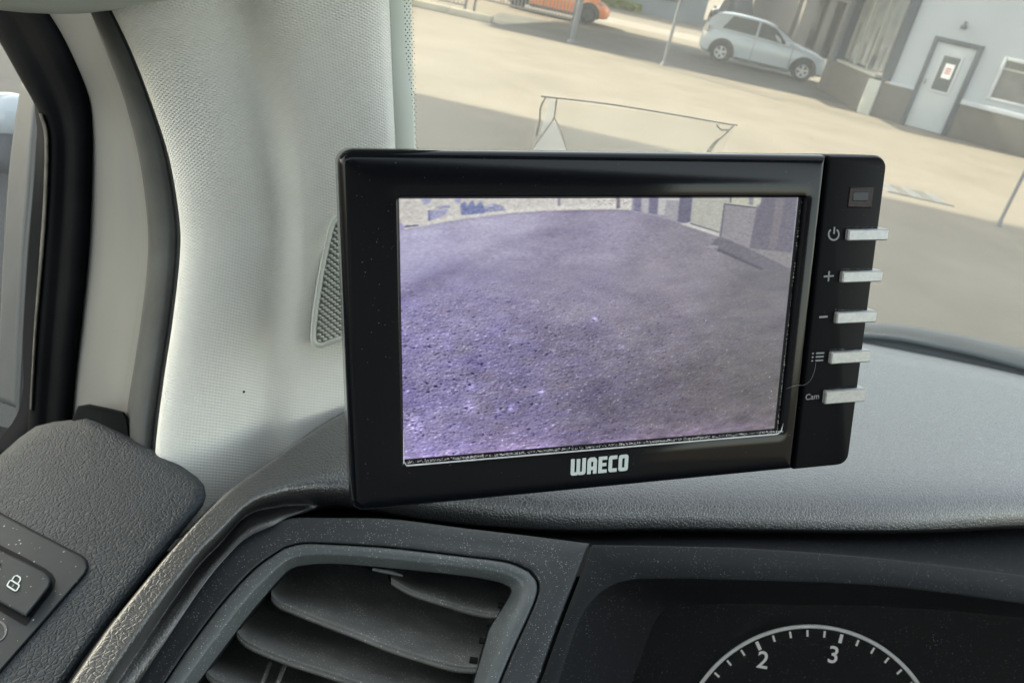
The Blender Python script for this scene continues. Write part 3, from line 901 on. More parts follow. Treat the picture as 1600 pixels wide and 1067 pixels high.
def louver(front, back, th=11, o0=-.010, o1=-.040, n=40):
    f = crspline(front, n); b = crspline(back, n)
    def row(c, dy, off): return [PV.at(p[0], p[1] + dy, off) for p in c]
    rows = [row(b, 12, o1 - .001), row(f, th + 3, o0 - .004), row(f, th, o0 - .0004), row(f, th * .62, o0), row(f, th * .5, o0 - .0006), row(f, th * .38, o0), row(f, 1, o0 - .0002), row(f, -3, o0 - .0015)]
    for k in (.15, .4, .7, 1):
        rows.append(row(lerp2(f, b, k), -3 * (1 - k), o0 + (o1 - o0) * k - .0015))
    skin('louver', rows, M['louver'], vent)
louver([(611, 901), (630, 913), (652, 923), (700, 938), (740, 950), (788, 958)], [(600, 868), (700, 880), (800, 905)], th=9)
louver([(424, 925), (434, 936), (452, 944), (500, 963), (560, 986), (610, 1006), (660, 1022), (710, 1036), (752, 1039)], [(430, 872), (600, 892), (790, 950)])
louver([(370, 983), (380, 995), (400, 1006), (450, 1026), (500, 1042), (560, 1062), (620, 1080), (735, 1105)], [(378, 925), (560, 972), (765, 1030)])
louver([(321, 1043), (332, 1055), (350, 1063), (420, 1088), (560, 1130), (715, 1165)], [(320, 985), (500, 1035), (740, 1100)])
for x in (408, 432):
    tube('air_guide', [PV.at(x + 14, 1036, -.02), PV.at(x - 6, 1085, -.012)], .0008, M['louver'], vent)
tube('louver_tab', [PV.at(582, 889, -.008), PV.at(606, 893, -.009), PV.at(629, 899, -.010)], [.0006, .0009, .0005], M['rim'], vent)
# clips at the right ends of the louvers
for (x, y) in ((786, 945), (768, 972), (757, 1000), (742, 1030)):
    tube('louver_pin', [PV.at(x - 8, y, -.011), PV.at(x + 4, y + 2, -.011)], .0012, M['cavity'], vent)

# ---- instrument cluster
clus = thing('instrument_cluster', 'black instrument cluster with the top of a white ringed gauge', 'gauge', tuple(PV.at(1265, 1050)))
cO = segs([[(838, 1084), (874, 985), (908, 896), (925, 851)], [(925, 851), (1050, 853), (1178, 857), (1366, 871), (1600, 899), (1800, 930)]], [40, 90])
cI = segs([[(868, 1084), (884, 1030), (906, 968), (930, 933), (958, 913), (990, 904)], [(990, 904), (1060, 903), (1131, 905), (1319, 911), (1436, 921), (1600, 943), (1800, 975)]], [40, 90])
cJ = segs([[(982, 1084), (1000, 1030), (1025, 968), (1045, 951), (1080, 945)], [(1080, 945), (1131, 943), (1272, 946), (1412, 957), (1600, 980), (1800, 1010)]], [40, 90])
rows = [on(PV, cO, -.008), on(PV, cO, -.0006), on(PV, lerp2(cO, cI, .05), 0)]
for t, o in ((.5, 0), (.9, -.0002), (1.0, -.0016)):
    rows.append(on(PV, lerp2(cO, cI, t), o))
skin('surround_trim', rows, M['surround'], dash)
rows = []
for t, o in ((.0, -.0016), (.08, -.006), (.5, -.022), (1.0, -.045)):
    rows.append(on(PV, lerp2(cI, cJ, t), o))
skin('hood_recess', rows, M['recess'], clus)
dg_ = depth(PV.at(1265, 990, -.048))
PC = Plane(C(1265, 1183, dg_ + .006), C(1265 + 200, 1183, dg_ + .006), C(1265, 983, dg_ + .006))
P_ = [PC.at(x, y, -.002) for x, y in ((860, 900), (1850, 900), (1850, 1320), (860, 1320))]
mk('dial_face', P_, orient([Vector(p) for p in P_], [(0, 1, 2, 3)]), M['recess'], clus, smooth=False)

def ribbon(name, P, w, nrm, mat, parent, th=.00015, closed=False, **k):
    P = [Vector(p) for p in P]
    V, F = [], []
    n = len(P)
    for i, p in enumerate(P):
        a = P[(i - 1) % n] if (closed or i > 0) else P[0]
        b = P[(i + 1) % n] if (closed or i < n - 1) else P[-1]
        t = (b - a).normalized(); s = t.cross(nrm).normalized() * (w / 2)
        V += [p - s, p + s]
    for i in range(n if closed else n - 1):
        j = (i + 1) % n
        F.append((2 * i, 2 * i + 1, 2 * j + 1, 2 * j))
    return mk(name, V, orient(V, F), mat, parent, smooth=False, solid=th, off=-1, **k)

pm = (dg_ + .006) / FP                       # metres per pixel on the dial
gx, gy = 1265, 1183
ring = [PC.at(gx + 205 * math.sin(a), gy - 205 * math.cos(a), .002) for a in [2 * math.pi * i / 120 for i in range(120)]]
rows_ = []
for k in range(9):
    q = 2 * math.pi * k / 8
    rows_.append([PC.at(gx + (205 + 3.2 * math.cos(q)) * math.sin(a), gy - (205 + 3.2 * math.cos(q)) * math.cos(a), .002 + .0009 * math.sin(q)) for a in [2 * math.pi * i / 120 for i in range(120)]])
V, F, uv = grid(rows_, closed=True)
fixn(mk('gauge_ring', V, F, M['ring'], clus))
for k in range(-8, 18):
    a = math.radians(-24.6 + 7.88 * k)
    maj = k % 5 == 0
    if maj: V0, V1, w = 185, 199, 5.2
    else: V0, V1, w = 189, 199, 3.2
    ribbon('tick_mark', [PC.at(gx + r * math.sin(a), gy - r * math.cos(a), .0006) for r in (V0, V1)], w * pm, PC.n, M['print_ivory'], clus)

def text_mesh(name, s, centre, ex, ey, nrm, height, mat, parent, bold=0.0, th=.0001):
    cu = bpy.data.curves.new(name, 'FONT')
    cu.body = s
    cu.align_x = 'CENTER'; cu.align_y = 'CENTER'
    cu.size = 1.0
    cu.offset = bold
    tmp = bpy.data.objects.new(name + '_tmp', cu)
    COL.objects.link(tmp)
    dg = bpy.context.evaluated_depsgraph_get()
    me = bpy.data.meshes.new_from_object(tmp.evaluated_get(dg))
    vs = [v.co.copy() for v in me.vertices]
    fs_ = [tuple(p.vertices) for p in me.polygons]
    bpy.data.objects.remove(tmp)
    ys = [v.y for v in vs]; xs = [v.x for v in vs]
    k = height / (max(ys) - min(ys))
    cx_, cy_ = (max(xs) + min(xs)) / 2, (max(ys) + min(ys)) / 2
    V = [centre + ex * ((v.x - cx_) * k) + ey * ((v.y - cy_) * k) + nrm * th for v in vs]
    return mk(name, V, orient(V, fs_), mat, parent, smooth=False)

def dirs(pl, px, py, ang, off=0.0):
    """right and up directions on a plane at a pixel, turned clockwise by ang degrees"""
    a = math.radians(ang)
    o = pl.at(px, py, off)
    ex = (pl.at(px + 10 * math.cos(a), py + 10 * math.sin(a), off) - o).normalized()
    ey = (pl.at(px + 10 * math.sin(a), py - 10 * math.cos(a), off) - o).normalized()
    return o, ex, ey
for s, x, y, an in (('2', 1192, 1030, 10), ('3', 1302, 1022, 10)):
    o, ex, ey = dirs(PC, x, y, an, .0006)
    text_mesh('gauge_number', s, o, ex, ey, PC.n, 27 * pm, M['print_ivory'], clus, bold=.012)
P_ = [PC.at(x, y, .006) for x, y in ((900, 925), (1850, 925), (1850, 1250), (900, 1250))]
mk('cluster_lens', P_, orient([Vector(p) for p in P_], [(0, 1, 2, 3)]), M['lens'], clus, smooth=False)

# ---- A-pillar trim
pL = [(166, 0, .282), (205, 80, .298), (240, 170, .313), (265, 250, .324), (280, 340, .333), (281, 400, .337), (270, 500, .340), (255, 600, .340), (243, 700, .337), (232, 860, .33)]
pR = [(607, -30, .300), (612, 100, .325), (618, 235, .350), (624, 400, .385), (626, 560, .420), (620, 700, .45)]
pil = thing('pillar_trim', 'pale grey textured trim of the windscreen pillar left of the monitor', 'pillar trim', tuple(C(400, 500, .37)))
prof = [(0, -.004), (.006, 0), (.02, .003), (.06, .0065), (.12, .0092), (.2, .0108), (.28, .0108), (.36, .0090), (.42, .0068), (.46, .0070), (.50, .0100), (.54, .0140), (.58, .0162), (.66, .0172), (.74, .0172), (.82, .0168), (.9, .0160), (.96, .0130), (1.0, .008)]
band('textured_cover', pL, pR, prof, M['pillar'], pil, n=90, solid=.003)
pE = [(642, -30, .300), (645, 100, .325), (650, 235, .351), (655, 400, .386), (658, 560, .421), (652, 700, .452)]
band('smooth_edge', [(x - 3, y, d - .0075) for x, y, d in pR], pE, [(0, .0), (.15, .001), (.6, .0005), (.9, -.002), (1, -.006)], M['pillar_plain'], pil, n=60, solid=.003)
# small grille set in the pillar trim
Pg = Plane(C(484, 540, .352), C(522, 336, .340), C(640, 450, .372))
gro = [(540, 326), (524, 336), (515, 350), (506, 385), (497, 430), (489, 482), (485, 522), (487, 536), (495, 543), (506, 543), (540, 531), (640, 505), (650, 380), (600, 330)]
def plate(name, outline, pl, steps, mat, parent, cap=True, n=None, **k):
    """stacked outlines: steps = [(inset in pixels, height above the plane)]"""
    loops = [on(pl, inset(outline, i), o) for i, o in steps]
    V, F = loops_mesh(loops, cap_last=cap)
    return fixn(mk(name, V, F, mat, parent, sharp=35, **k))
def smooth_poly(pts, n=90):
    c = crspline(list(pts) + [pts[0]], n + 1)[:-1]
    return [tuple(p[:2]) for p in c]
gs_ = smooth_poly(gro, 110)
gi_ = inset(gs_, 9)
# rim of the grille (open in the middle)
loops = [on(Pg, gs_, -.004), on(Pg, gs_, .0), on(Pg, inset(gs_, 1.5), .0012), on(Pg, inset(gs_, 5), .0014), on(Pg, inset(gs_, 7), .0008), on(Pg, inset(gs_, 9), -.0008)]
V, F = loops_mesh(loops, cap_last=False)
fixn(mk('grille_rim', V, F, M['grille'], pil, sharp=50))
V, F = loops_mesh([on(Pg, inset(gs_, 8.5), -.0006), on(Pg, inset(gs_, 10), -.0012)])
mk('grille_back', V, orient(V, F), M['grillehole'], pil, smooth=False)
def inside(p, poly):
    c = False
    for i in range(len(poly)):
        a, b = poly[i - 1], poly[i]
        if (a[1] > p[1]) != (b[1] > p[1]) and p[0] < (b[0] - a[0]) * (p[1] - a[1]) / (b[1] - a[1]) + a[0]:
            c = not c
    return c
V, F = [], []
row = 0
y = 322
while y < 548:
    x = 480 + (4.6 if row % 2 else 0)
    while x < 560:
        yy = y - (x - 480) * .28
        if inside((x, yy), gi_):
            b = len(V)
            for i in range(6):
                a = i * math.pi / 3
                V.append(Pg.at(x + 4.4 * math.cos(a), yy + 2.4 * math.sin(a), -.0011))
            for i in range(6):
                a = i * math.pi / 3
                V.append(Pg.at(x + 3.2 * math.cos(a), yy - .3 + 1.6 * math.sin(a), .0002))
            F += [(b + i, b + (i + 1) % 6, b + 6 + (i + 1) % 6, b + 6 + i) for i in range(6)]
            F.append(tuple(b + 6 + i for i in range(6)))
        x += 9.2
    y += 4.9; row += 1
mk('grille_studs', V, F, M['grille'], pil, kind='stuff')
plate('dark_speck', [(379.5, 611), (381, 610), (383, 611), (383, 613), (381, 614), (379, 613)], Plane(C(381, 612, .3445), C(391, 612, .3450), C(381, 602, .3440)), [(0, -.004), (0, 0)], M['rubber'], pil)
# ---- door seal, painted frame, window channel
sealL = [(132, -4, .300), (165, 80, .316), (192, 150, .329), (216, 240, .341), (229, 330, .350), (231, 400, .354), (223, 480, .357), (210, 570, .357), (198, 650, .355), (190, 800, .35)]
sealR = [(x + 5, y, d + .010) for x, y, d in pL]
sl = thing('door_seal', 'thick black rubber door seal beside the textured pillar trim', 'seal', tuple(C(250, 400, .35)))
band('seal_bulb', sealL, sealR, [(0, -.008), (.05, -.001), (.15, .0035), (.35, .0065), (.55, .0065), (.72, .0055), (.76, .0030), (.80, .0030), (.9, .0035), (1, .0)], M['seal'], sl, n=80, solid=.003)
frL = [(60, -10, .385), (96, 40, .39), (124, 95, .395), (145, 150, .405), (149, 205, .41), (146, 300, .415), (141, 400, .418), (131, 500, .42), (120, 600, .42), (112, 720, .42)]
frR = [(x + 7, y, d + .012) for x, y, d in sealL]
bf = thing('door_frame', 'pale painted door frame strip between the window rubber and the door seal', 'door frame', tuple(C(180, 400, .39)))
band('painted_strip', [(x - 14, y, d + .008) for x, y, d in frL], frR, [(0, -.004), (.1, .001), (.3, .004), (.5, .0045), (.7, .002), (.82, -.002), (.88, -.001), (.94, .0015), (1, 0)], M['bodypaint'], bf, n=80, solid=.003)
wr_ = thing('window_rubber', 'thick matt black rubber channel around the side window', 'rubber trim', tuple(C(100, 400, .40)))
rbL = [(-60, -30, .43), (-10, 50, .425), (34, 128, .42), (59, 174, .42), (70, 214, .42), (69, 300, .425), (62, 400, .43), (53, 520, .43), (46, 620, .43), (42, 690, .43)]
band('rubber_profile', rbL, frL, [(0, -.02), (.03, -.002), (.1, .003), (.25, .005), (.36, .002), (.42, .003), (.6, .009), (.8, .008), (.93, .003), (1, -.006)], M['rubber'], wr_, n=80, solid=.003)
wl = [(60, 178, .4165), (69, 214, .4165), (68, 300, .4215), (61.5, 400, .4265), (52.5, 520, .4265), (46, 640, .4265)]
band('worn_edge', wl, [(x + 7 - 3 * (i > 3), y, d - .002) for i, (x, y, d) in enumerate(wl)], [(0, -.003), (.2, .0), (.5, .0012), (.8, .0006), (1, -.003)], M['worn'], wr_, n=50, solid=.001)
band('channel_gap', [(54, 165, .455), (58, 215, .455), (52, 300, .455), (44, 400, .458), (36, 520, .46), (32, 632, .46), (-14, 706, .46)], [(66, 172, .44), (76, 214, .44), (74, 300, .445), (68, 400, .45), (59, 520, .45), (52, 650, .45), (14, 712, .45)], [(0, 0), (.5, -.004), (1, 0)], M['cavity'], wr_, n=50, solid=.002)
ps = thing('window_post', 'flat grey upright post of the side window at the left edge', 'window post', tuple(C(25, 400, .5)))
band('post_face', [(34, 122, .52), (22, 200, .52), (13, 280, .52), (5, 400, .52), (0, 500, .52), (-6, 600, .52), (-10, 625, .52)], [(66, 165, .49), (62, 215, .49), (57, 300, .49), (48, 400, .49), (41, 520, .49), (37, 600, .49), (35, 640, .49)], [(0, -.006), (.06, 0), (.5, .001), (.94, 0), (1, -.004)], M['post'], ps, n=50, solid=.004)
sg = [C(-120, -60, .56), C(70, -60, .56), C(60, 760, .56), C(-120, 760, .56)]
pv_ = mk('side_window_glass', sg, orient([Vector(p) for p in sg], [(0, 1, 2, 3)]), M['sideglass'], None, smooth=False)
tag(pv_, 'clear side window pane at the left edge of the picture', 'window glass')
mir = thing('door_mirror', 'outside door mirror with a pale cap seen through the side window', 'mirror', tuple(C(-40, 200, 1.0)))
def cambox(name, x0, y0, x1, y1, d, th, mat, parent, bevel):
    o = C(x0, y0, d); k = d / FP
    return boxobj(name, (0, 0, 0), ((x1 - x0) * k, (y1 - y0) * k, th), mat, parent, local=False, bevel=bevel, fr=(o, CAMX, -CAMY, FW))
cambox('mirror_cap', -180, 134, 36, 212, 1.0, .10, M['carwhite'], mir, .03)
cambox('mirror_housing', -180, 196, 30, 268, 1.01, .09, M['cartrim'], mir, .02)
cambox('mirror_arm', -180, 264, 14, 420, 1.02, .07, M['post'], mir, .03)

# ---- door top with the lock switch
PD = Plane(C(0, 1067, .240), C(0, 712, .335), C(322, 770, .312))
dp = thing('door_panel', 'dark grained door top with a lock switch at the bottom left', 'door panel', tuple(PD.at(120, 850)))
dpo = [(-90, 790), (-40, 745), (0, 711), (30, 684), (56, 666), (84, 659), (112, 656), (135, 645), (160, 655), (190, 672), (245, 705), (285, 729), (308, 745), (319, 758), (322, 774), (317, 790), (290, 824), (250, 873), (180, 962), (130, 1030), (92, 1086), (40, 1150), (-90, 1150)]
plate('door_top', [tuple(p) for p in dpo], PD, [(0, -.05), (0, -.006), (1.5, -.0042), (4, -.0026), (8, -.0012), (14, -.0003), (22, 0)], M['door_skin'], dp)
Pk = Plane(C(112, 650, .362), C(200, 655, .352), C(150, 600, .362))
plate('frame_end_cap', [(104, 700), (114, 652), (122, 634), (140, 631), (168, 637), (193, 643), (199, 652), (206, 700)], Pk, [(0, -.02), (0, -.001), (3, 0)], M['rubber'], dp)
swo = [(-90, 757), (0, 802), (60, 834), (112, 861), (128, 869), (135, 876), (137, 886), (133, 896), (120, 911), (70, 969), (0, 1049), (-90, 1150)]
plate('switch_gap', inset(swo, -2), PD, [(0, -.001), (0, .0001)], M['cavity'], dp)
plate('switch_plate', swo, PD, [(0, -.001), (0, .0002), (1.5, .0008), (3, .001)], M['switch'], dp)
bo = [(-90, 805), (0, 851), (40, 871), (70, 887), (82, 896), (87, 906), (84, 919), (62, 948), (40, 977), (0, 954), (-90, 900)]
bhole = plate('button_gap', bo, PD, [(0, .0009), (0, .00115)], M['cavity'], dp)
bi = [(-90, 812), (0, 859), (40, 878), (68, 892), (77, 899), (80, 907), (77, 917), (58, 942), (41, 963), (0, 941), (-90, 893)]
btn = plate('lock_button', bi, PD, [(0, .0010), (0, .0024), (1.5, .0031), (3.5, .0034)], M['switch'], dp)
def rot(pts, cx_, cy_, ang):
    a = math.radians(ang)
    return [(cx_ + x * math.cos(a) - y * math.sin(a), cy_ + x * math.sin(a) + y * math.cos(a)) for x, y in pts]
def stroke(name, pts, pl, off, wpx, mat, parent, closed=False):
    P = on(pl, pts, off)
    w = wpx * depth(P[0]) / FP
    return ribbon(name, P, w, pl.n, mat, parent, closed=closed)
stroke('lock_symbol', rot(rrect(-8.5, -5.5, 8.5, 5.5, 2.5, 3), 20.5, 914, 32), PD, .0037, 2.1, M['print_white'], btn, True)
stroke('lock_symbol', rot([(-5.5, 0), (-5.5, -6), (-3, -9), (3, -9), (5.5, -6), (5.5, 0)], 23.8, 907.5, 32), PD, .0037, 2.1, M['print_white'], btn)
stroke('lock_symbol', rot([(0, -2), (0, 2)], 20.5, 914, 32), PD, .0037, 1.8, M['print_grey'], btn)
stroke('lock_symbol', [(-9, 893), (-2, 883), (1, 880)], PD, .0037, 2.5, M['cavity'], btn)
stroke('switch_ring', [(-4 + 13 * math.cos(a / 12 * math.pi), 985 + 15 * math.sin(a / 12 * math.pi)) for a in range(-8, 9)], PD, .0012, 3, M['rim'], dp)

# ---- headliner edge
Pv = Plane(C(0, 10, .27), C(260, 0, .262), C(100, -80, .22))
hl_ = thing('sun_visor', 'pale grey padded sun visor across the top left corner', 'sun visor', tuple(C(100, -20, .26)))
plate('visor_pad', [(-160, -160), (-160, 0), (-60, 11), (0, 14.5), (40, 18.5), (85, 20.5), (130, 19.5), (180, 14.5), (230, 6.5), (262, 0), (320, -20), (360, -160)], Pv, [(0, -.012), (-2, -.008), (-1, -.004), (3, -.001), (9, 0)], M['visor'], hl_)

# ---- windscreen with edge print, base seal and a reflection modelled as a clear sheet
gB = [(640, 640, .455), (700, 600, .475), (900, 560, .54), (1150, 540, .61), (1357, 533, .640), (1600, 583, .66), (1820, 645, .67)]
gT = [(637, -80, .288), (700, -80, .298), (900, -80, .325), (1150, -80, .355), (1357, -80, .375), (1600, -80, .39), (1820, -80, .40)]
ws = thing('windscreen', 'slanted dusty windscreen behind the monitor', 'windscreen', tuple(C(1357, 533, .64)))
gl_ = band('glass_pane', gT, gB, [(k / 8, 0) for k in range(9)], M['windscreen'], ws, n=60, solid=0)
cB, cT = crspline(gB, 300), crspline(gT, 300)
def glass_at(px, py, o=0.0):
    best = None
    for a, b in zip(cT, cB):
        t = (py - a[1]) / (b[1] - a[1])
        x = a[0] * (1 - t) + b[0] * t
        if best is None or abs(x - px) < best[0]:
            best = (abs(x - px), a[2] * (1 - t) + b[2] * t)
    return C(px, py, best[1] - o)
band('base_seal', [(900, 520, .60), (1150, 500, .64), (1357, 503, .652), (1480, 519, .66), (1600, 546, .668), (1820, 605, .68)], [(900, 560, .56), (1150, 545, .605), (1357, 541, .622), (1480, 562, .63), (1600, 593, .636), (1820, 655, .65)], [(0, -.006), (.1, 0), (.3, .001), (.42, -.001), (.5, .004), (.6, .006), (.68, .004), (.74, -.002), (1, -.002)], M['screen_seal'], ws, n=80, solid=.003)
V, F = [], []
y = -8.0; r_ = 0
while y < 240:
    xe = 641 + (y / 240) * 8.5
    for k in range(3):
        px = xe - 9 + k * 6.2 + (3.1 if r_ % 2 else 0)
        rr = (1.2, 1.1, .9)[k]
        if px < xe + 5.5:
            d_ = .2875 + .0
            d_ = depth(glass_at(px, y, .002)) if k == 0 else d_last
            d_last = d_
            b = len(V)
            V += [C(px + rr * math.cos(i * math.pi / 4), y + rr * math.sin(i * math.pi / 4), d_ - .004) for i in range(8)]
            F.append(tuple(b + i for i in range(8)))
    y += 4.6; r_ += 1
M['frit'] = pmat('frit_print', (.20, .17, .15), .6, .3, var=.1, vscale=80)
mk('edge_dots', V, orient(V, F), M['frit'], ws, smooth=False, kind='stuff')

pk = thing('plastic_pocket', 'clear plastic pocket stuck to the windscreen above the monitor', 'pocket', tuple(glass_at(1000, 200, .004)))
fo = [(850, 153), (1150, 196), (1080, 330), (800, 330)]  # sheet, tubes and patches imitate a reflection in the glass
P_ = [glass_at(x, y, .005) for x, y in fo]
mk('film', P_, orient([Vector(p) for p in P_], [(0, 1, 2, 3)]), M['film'], pk, smooth=False)
M['pocketedge'] = glassmat('pocket_edge', (.80, .80, .80), (.40, .39, .38), .25, .15)
M['pocketfold'] = glassmat('pocket_fold', (.8, .8, .8), (.8, .82, .84), .35, .15)
def gtube(name, pts, r, mat):
    c = crspline(pts, max(2, 8 * (len(pts) - 1)))
    return tube(name, [glass_at(p[0], p[1], .006) for p in c], r, mat, pk, n=8)
gtube('top_edge', [(846, 151), (950, 163), (1050, 179), (1130, 193), (1152, 196)], .00042, M['pocketedge'])
gtube('left_edge', [(852, 153), (845, 168), (843, 190), (838, 213)], .0005, M['pocketedge'])
gtube('fold_edge', [(870, 155), (867, 175), (865, 186), (852, 205), (828, 238)], .0004, M['pocketedge'])
gtube('fold_edge', [(866, 184), (876, 204), (886, 236)], .00022, M['pocketedge'])
gtube('right_edge', [(1146, 197), (1134, 209), (1120, 222), (1108, 240)], .0005, M['pocketedge'])
gtube('right_edge', [(1120, 196), (1127, 203), (1138, 203)], .0005, M['pocketedge'])
gtube('right_edge', [(1122, 218), (1112, 228), (1104, 240)], .0007, M['pocketedge'])
for nm, pts in (('corner_fold', [(858, 156), (867, 157), (866, 180), (858, 196), (843, 212)]), ('corner_fold', [(866, 188), (886, 238), (825, 240), (848, 212)])):
    P_ = [glass_at(x, y, .0045) for x, y in pts]
    tri = tessellate_polygon([P_])
    mk(nm, P_, orient([Vector(p) for p in P_], [tuple(t) for t in tri]), M['pocketfold'], pk, smooth=False)

# ================================================================== THE MONITOR
DD = [.218699, .262790, .289498, .245407]
Q = [C(*p, d) for p, d in zip(((527, 232), (1392, 243), (1330, 715), (548, 790)), DD)]
MO = Q[0]
MX = (Q[1] - Q[0]).normalized(); MY = (Q[3] - Q[0]).normalized(); MZ = -(MX.cross(MY)).normalized()
MY = -(MZ.cross(MX)).normalized() if (-(MZ.cross(MX))).dot(MY) > 0 else (MZ.cross(MX)).normalized()
MW, MH = (Q[1] - Q[0]).length, (Q[3] - Q[0]).length
PM = Plane(Q[0], Q[1], Q[3])
MHB = MH + .0030
def mon(u, v, w=0.0):
    return MO + MX * u + MY * v + MZ * w
def uv_of(px, py, w=0.0):
    p = PM.at(px, py, w) - MO
    return p.dot(MX), p.dot(MY)
mo = thing('monitor', 'black reversing camera monitor showing a purple tinted street view', 'monitor', tuple(mon(MW / 2, MH)))
seam_u = uv_of(1299, 243)[0]
seam_b = uv_of(1240, 722)[0]
seam_u = (seam_u + seam_b) / 2
def slab(name, x0, y0, x1, y1, r, prof, mat, cap=True, parent=None, back=True, n=6):
    loops = []
    for ins, w in prof:
        rr = tuple(max(q - ins, .0003) for q in r)
        loops.append([mon(x, y, w) for x, y in rrect(x0 + ins, y0 + ins, x1 - ins, y1 - ins, rr, n)])
    V, F = loops_mesh(loops, cap_first=back, cap_last=cap)
    return fixn(mk(name, V, F, mat, parent or mo, sharp=28))
# opening corners of the frame
ou0, ov0 = uv_of(621, 308); ou1, _ = uv_of(1262, 308); _, ov1 = uv_of(620, 729)
ou1 = (ou1 + uv_of(1221, 684)[0]) / 2
outer = lambda ins, w: [mon(x, y, w) for x, y in rrect(ins, ins, seam_u - .0004 - ins * .8, MHB - ins, tuple(max(q - ins, .0003) for q in (.0045, .001, .001, .0045)))]
inner = lambda ins, w: [mon(x, y, w) for x, y in rrect(ou0 + ins, ov0 + ins, ou1 - ins, ov1 - ins, max(.0012 - ins, .0002))]
loops = [outer(.0010, -.022), outer(.0, -.020), outer(0, -.0034), outer(.0002, -.0022), outer(.0007, -.0011), outer(.0014, -.0004), outer(.0022, -.0001), outer(.0028, 0),
         inner(-.0040, 0), inner(-.0004, 0), inner(-.0001, -.0001), inner(.0002, -.0005), inner(.0006, -.0024)]
V, F = loops_mesh(loops, cap_first=True, cap_last=False)
fixn(mk('frame', V, F, M['black_gloss'], mo, sharp=40))
slab('control_panel', seam_u + .0002, 0, MW, MHB + .0003, (.0008, .0045, .0045, .0008), [(.0012, -.021), (0, -.019), (0, -.0030), (.0003, -.0016), (.0008, -.0008), (.0014, -.0006)], M['black_satin'])
slab('rear_shell', .006, .006, MW - .006, MH - .006, (.006,) * 4, [(.012, -.034), (.004, -.032), (0, -.026), (0, -.02)], M['black_back'])
# mount: plate, stalk and foot on the dashboard pad
pb = mon(MW / 2, MH * .55, -.034)
ft = PH.at(900, 640)
boxobj('mount_plate', (-.016, -.016, -.004), (.016, .016, .002), M['black_back'], mo, local=False, bevel=.002, fr=(pb, MX, MY, MZ))
tube('mount_stalk', [pb, pb - MZ * .02, pb.lerp(ft, .5) + Vector((0, .01, .01)), ft + Vector((0, 0, .02)), ft], [.006, .006, .0065, .007, .010], M['black_back'], mo, n=14)
tube('mount_foot', [ft + Vector((0, 0, .009)), ft + Vector((0, 0, .004)), ft + Vector((0, 0, -.001))], [.014, .024, .026], M['black_back'], mo, n=24)

# --- screen picture, computed here
sw, sh_ = 960, 600
su0, sv0, su1, sv1 = ou0 + .0006, ov0 + .0006, uv_of(1251, 309)[0] * .5 + uv_of(1215, 668)[0] * .5, ov1 - .0016
vv, uu = np.meshgrid(np.linspace(sv0, sv1, sh_), np.linspace(su0, su1, sw), indexing='ij')
def to_px(u, v):
    X = [MO[i] + MX[i] * u + MY[i] * v - EYE[i] for i in range(3)]
    a = sum(X[i] * CAMX[i] for i in range(3)); b = sum(X[i] * CAMY[i] for i in range(3)); c = sum(X[i] * FW[i] for i in range(3))
    return CX + FP * a / c, CY - FP * b / c
xx, yy = to_px(uu, vv)
rg = np.random.default_rng(3)
def noise(sx, sy, seed, shape=(sh_, sw)):
    r = np.random.default_rng(seed).standard_normal(shape)
    fy = np.fft.fftfreq(shape[0])[:, None]; fx = np.fft.rfftfreq(shape[1])[None, :]
    k = np.exp(-2 * (math.pi ** 2) * ((fx * sx) ** 2 + (fy * sy) ** 2))
    o = np.fft.irfft2(np.fft.rfft2(r) * k, s=shape)
    return o / o.std()
def sst(e0, e1, x):
    t = np.clip((x - e0) / (e1 - e0), 0, 1); return t * t * (3 - 2 * t)
# colours in display values sampled across the asphalt, blended by distance
anch = [((640, 380), (172, 168, 200)), ((760, 350), (168, 163, 190)), ((640, 500), (142, 135, 180)), ((640, 600), (128, 120, 172)), ((700, 470), (140, 132, 172)), ((760, 560), (126, 118, 162)),
        ((650, 690), (140, 130, 182)), ((800, 640), (118, 110, 150)), ((950, 370), (150, 142, 168)), ((920, 450), (146, 137, 164)), ((900, 560), (118, 110, 140)), ((950, 640), (104, 97, 122)), ((1030, 420), (142, 134, 150)),
        ((1050, 500), (124, 116, 132)), ((1100, 600), (98, 92, 102)), ((1050, 650), (102, 94, 110)), ((1180, 480), (110, 105, 114)), ((1180, 600), (96, 92, 97)), ((1200, 430), (105, 102, 110)), ((1200, 650), (100, 94, 98)), ((1100, 400), (132, 125, 138)), ((800, 700), (130, 118, 160))]
num = np.zeros((sh_, sw, 3)); den = np.zeros((sh_, sw, 1))
for (ax, ay), c in anch:
    w = 1 / (((xx - ax) ** 2 + (yy - ay) ** 2) / 900 + 1) ** 1.6
    num += w[..., None] * np.array(c); den += w[..., None]
img = num / den
amp = np.clip(1.1 - (xx - 620) / 520, .0, 1) * sst(380, 560, yy) + .25 * sst(420, 600, yy)
coarse = noise(2.3, 1.25, 1); fine = noise(1.2, .8, 2); big = noise(26, 9, 3); mid = noise(9, 3.2, 4)
emb = coarse - np.roll(np.roll(coarse, 2, 0), 2, 1)
spk = np.clip(coarse - 1.35, 0, 2)
img += (emb * 8 * amp)[..., None] + (fine * (3 + 4 * amp))[..., None] + (big * 3.5)[..., None] * np.array([1, 1, .8]) + (mid * (1.5 + 3 * amp))[..., None]
img -= (np.clip(-coarse - 1.2, 0, 2) * 42 * amp)[..., None] * np.array([.9, .9, .75])
img += (spk * 30 * np.clip(amp + .12, 0, 1))[..., None] * np.array([.8, .8, 1.0])
chr_ = noise(15, 6, 31) * np.clip(amp + .1, 0, 1.1)
img += (chr_ * 2.4)[..., None] * np.array([-.1, -.1, 1.3])
img += (noise(4, 1.2, 33) * 2.2 * np.clip(amp, 0, 1))[..., None]
g_ = img.mean(2, keepdims=True)
img = g_ + (img - g_) * .80 + np.array([1.5, 0, 1.0])
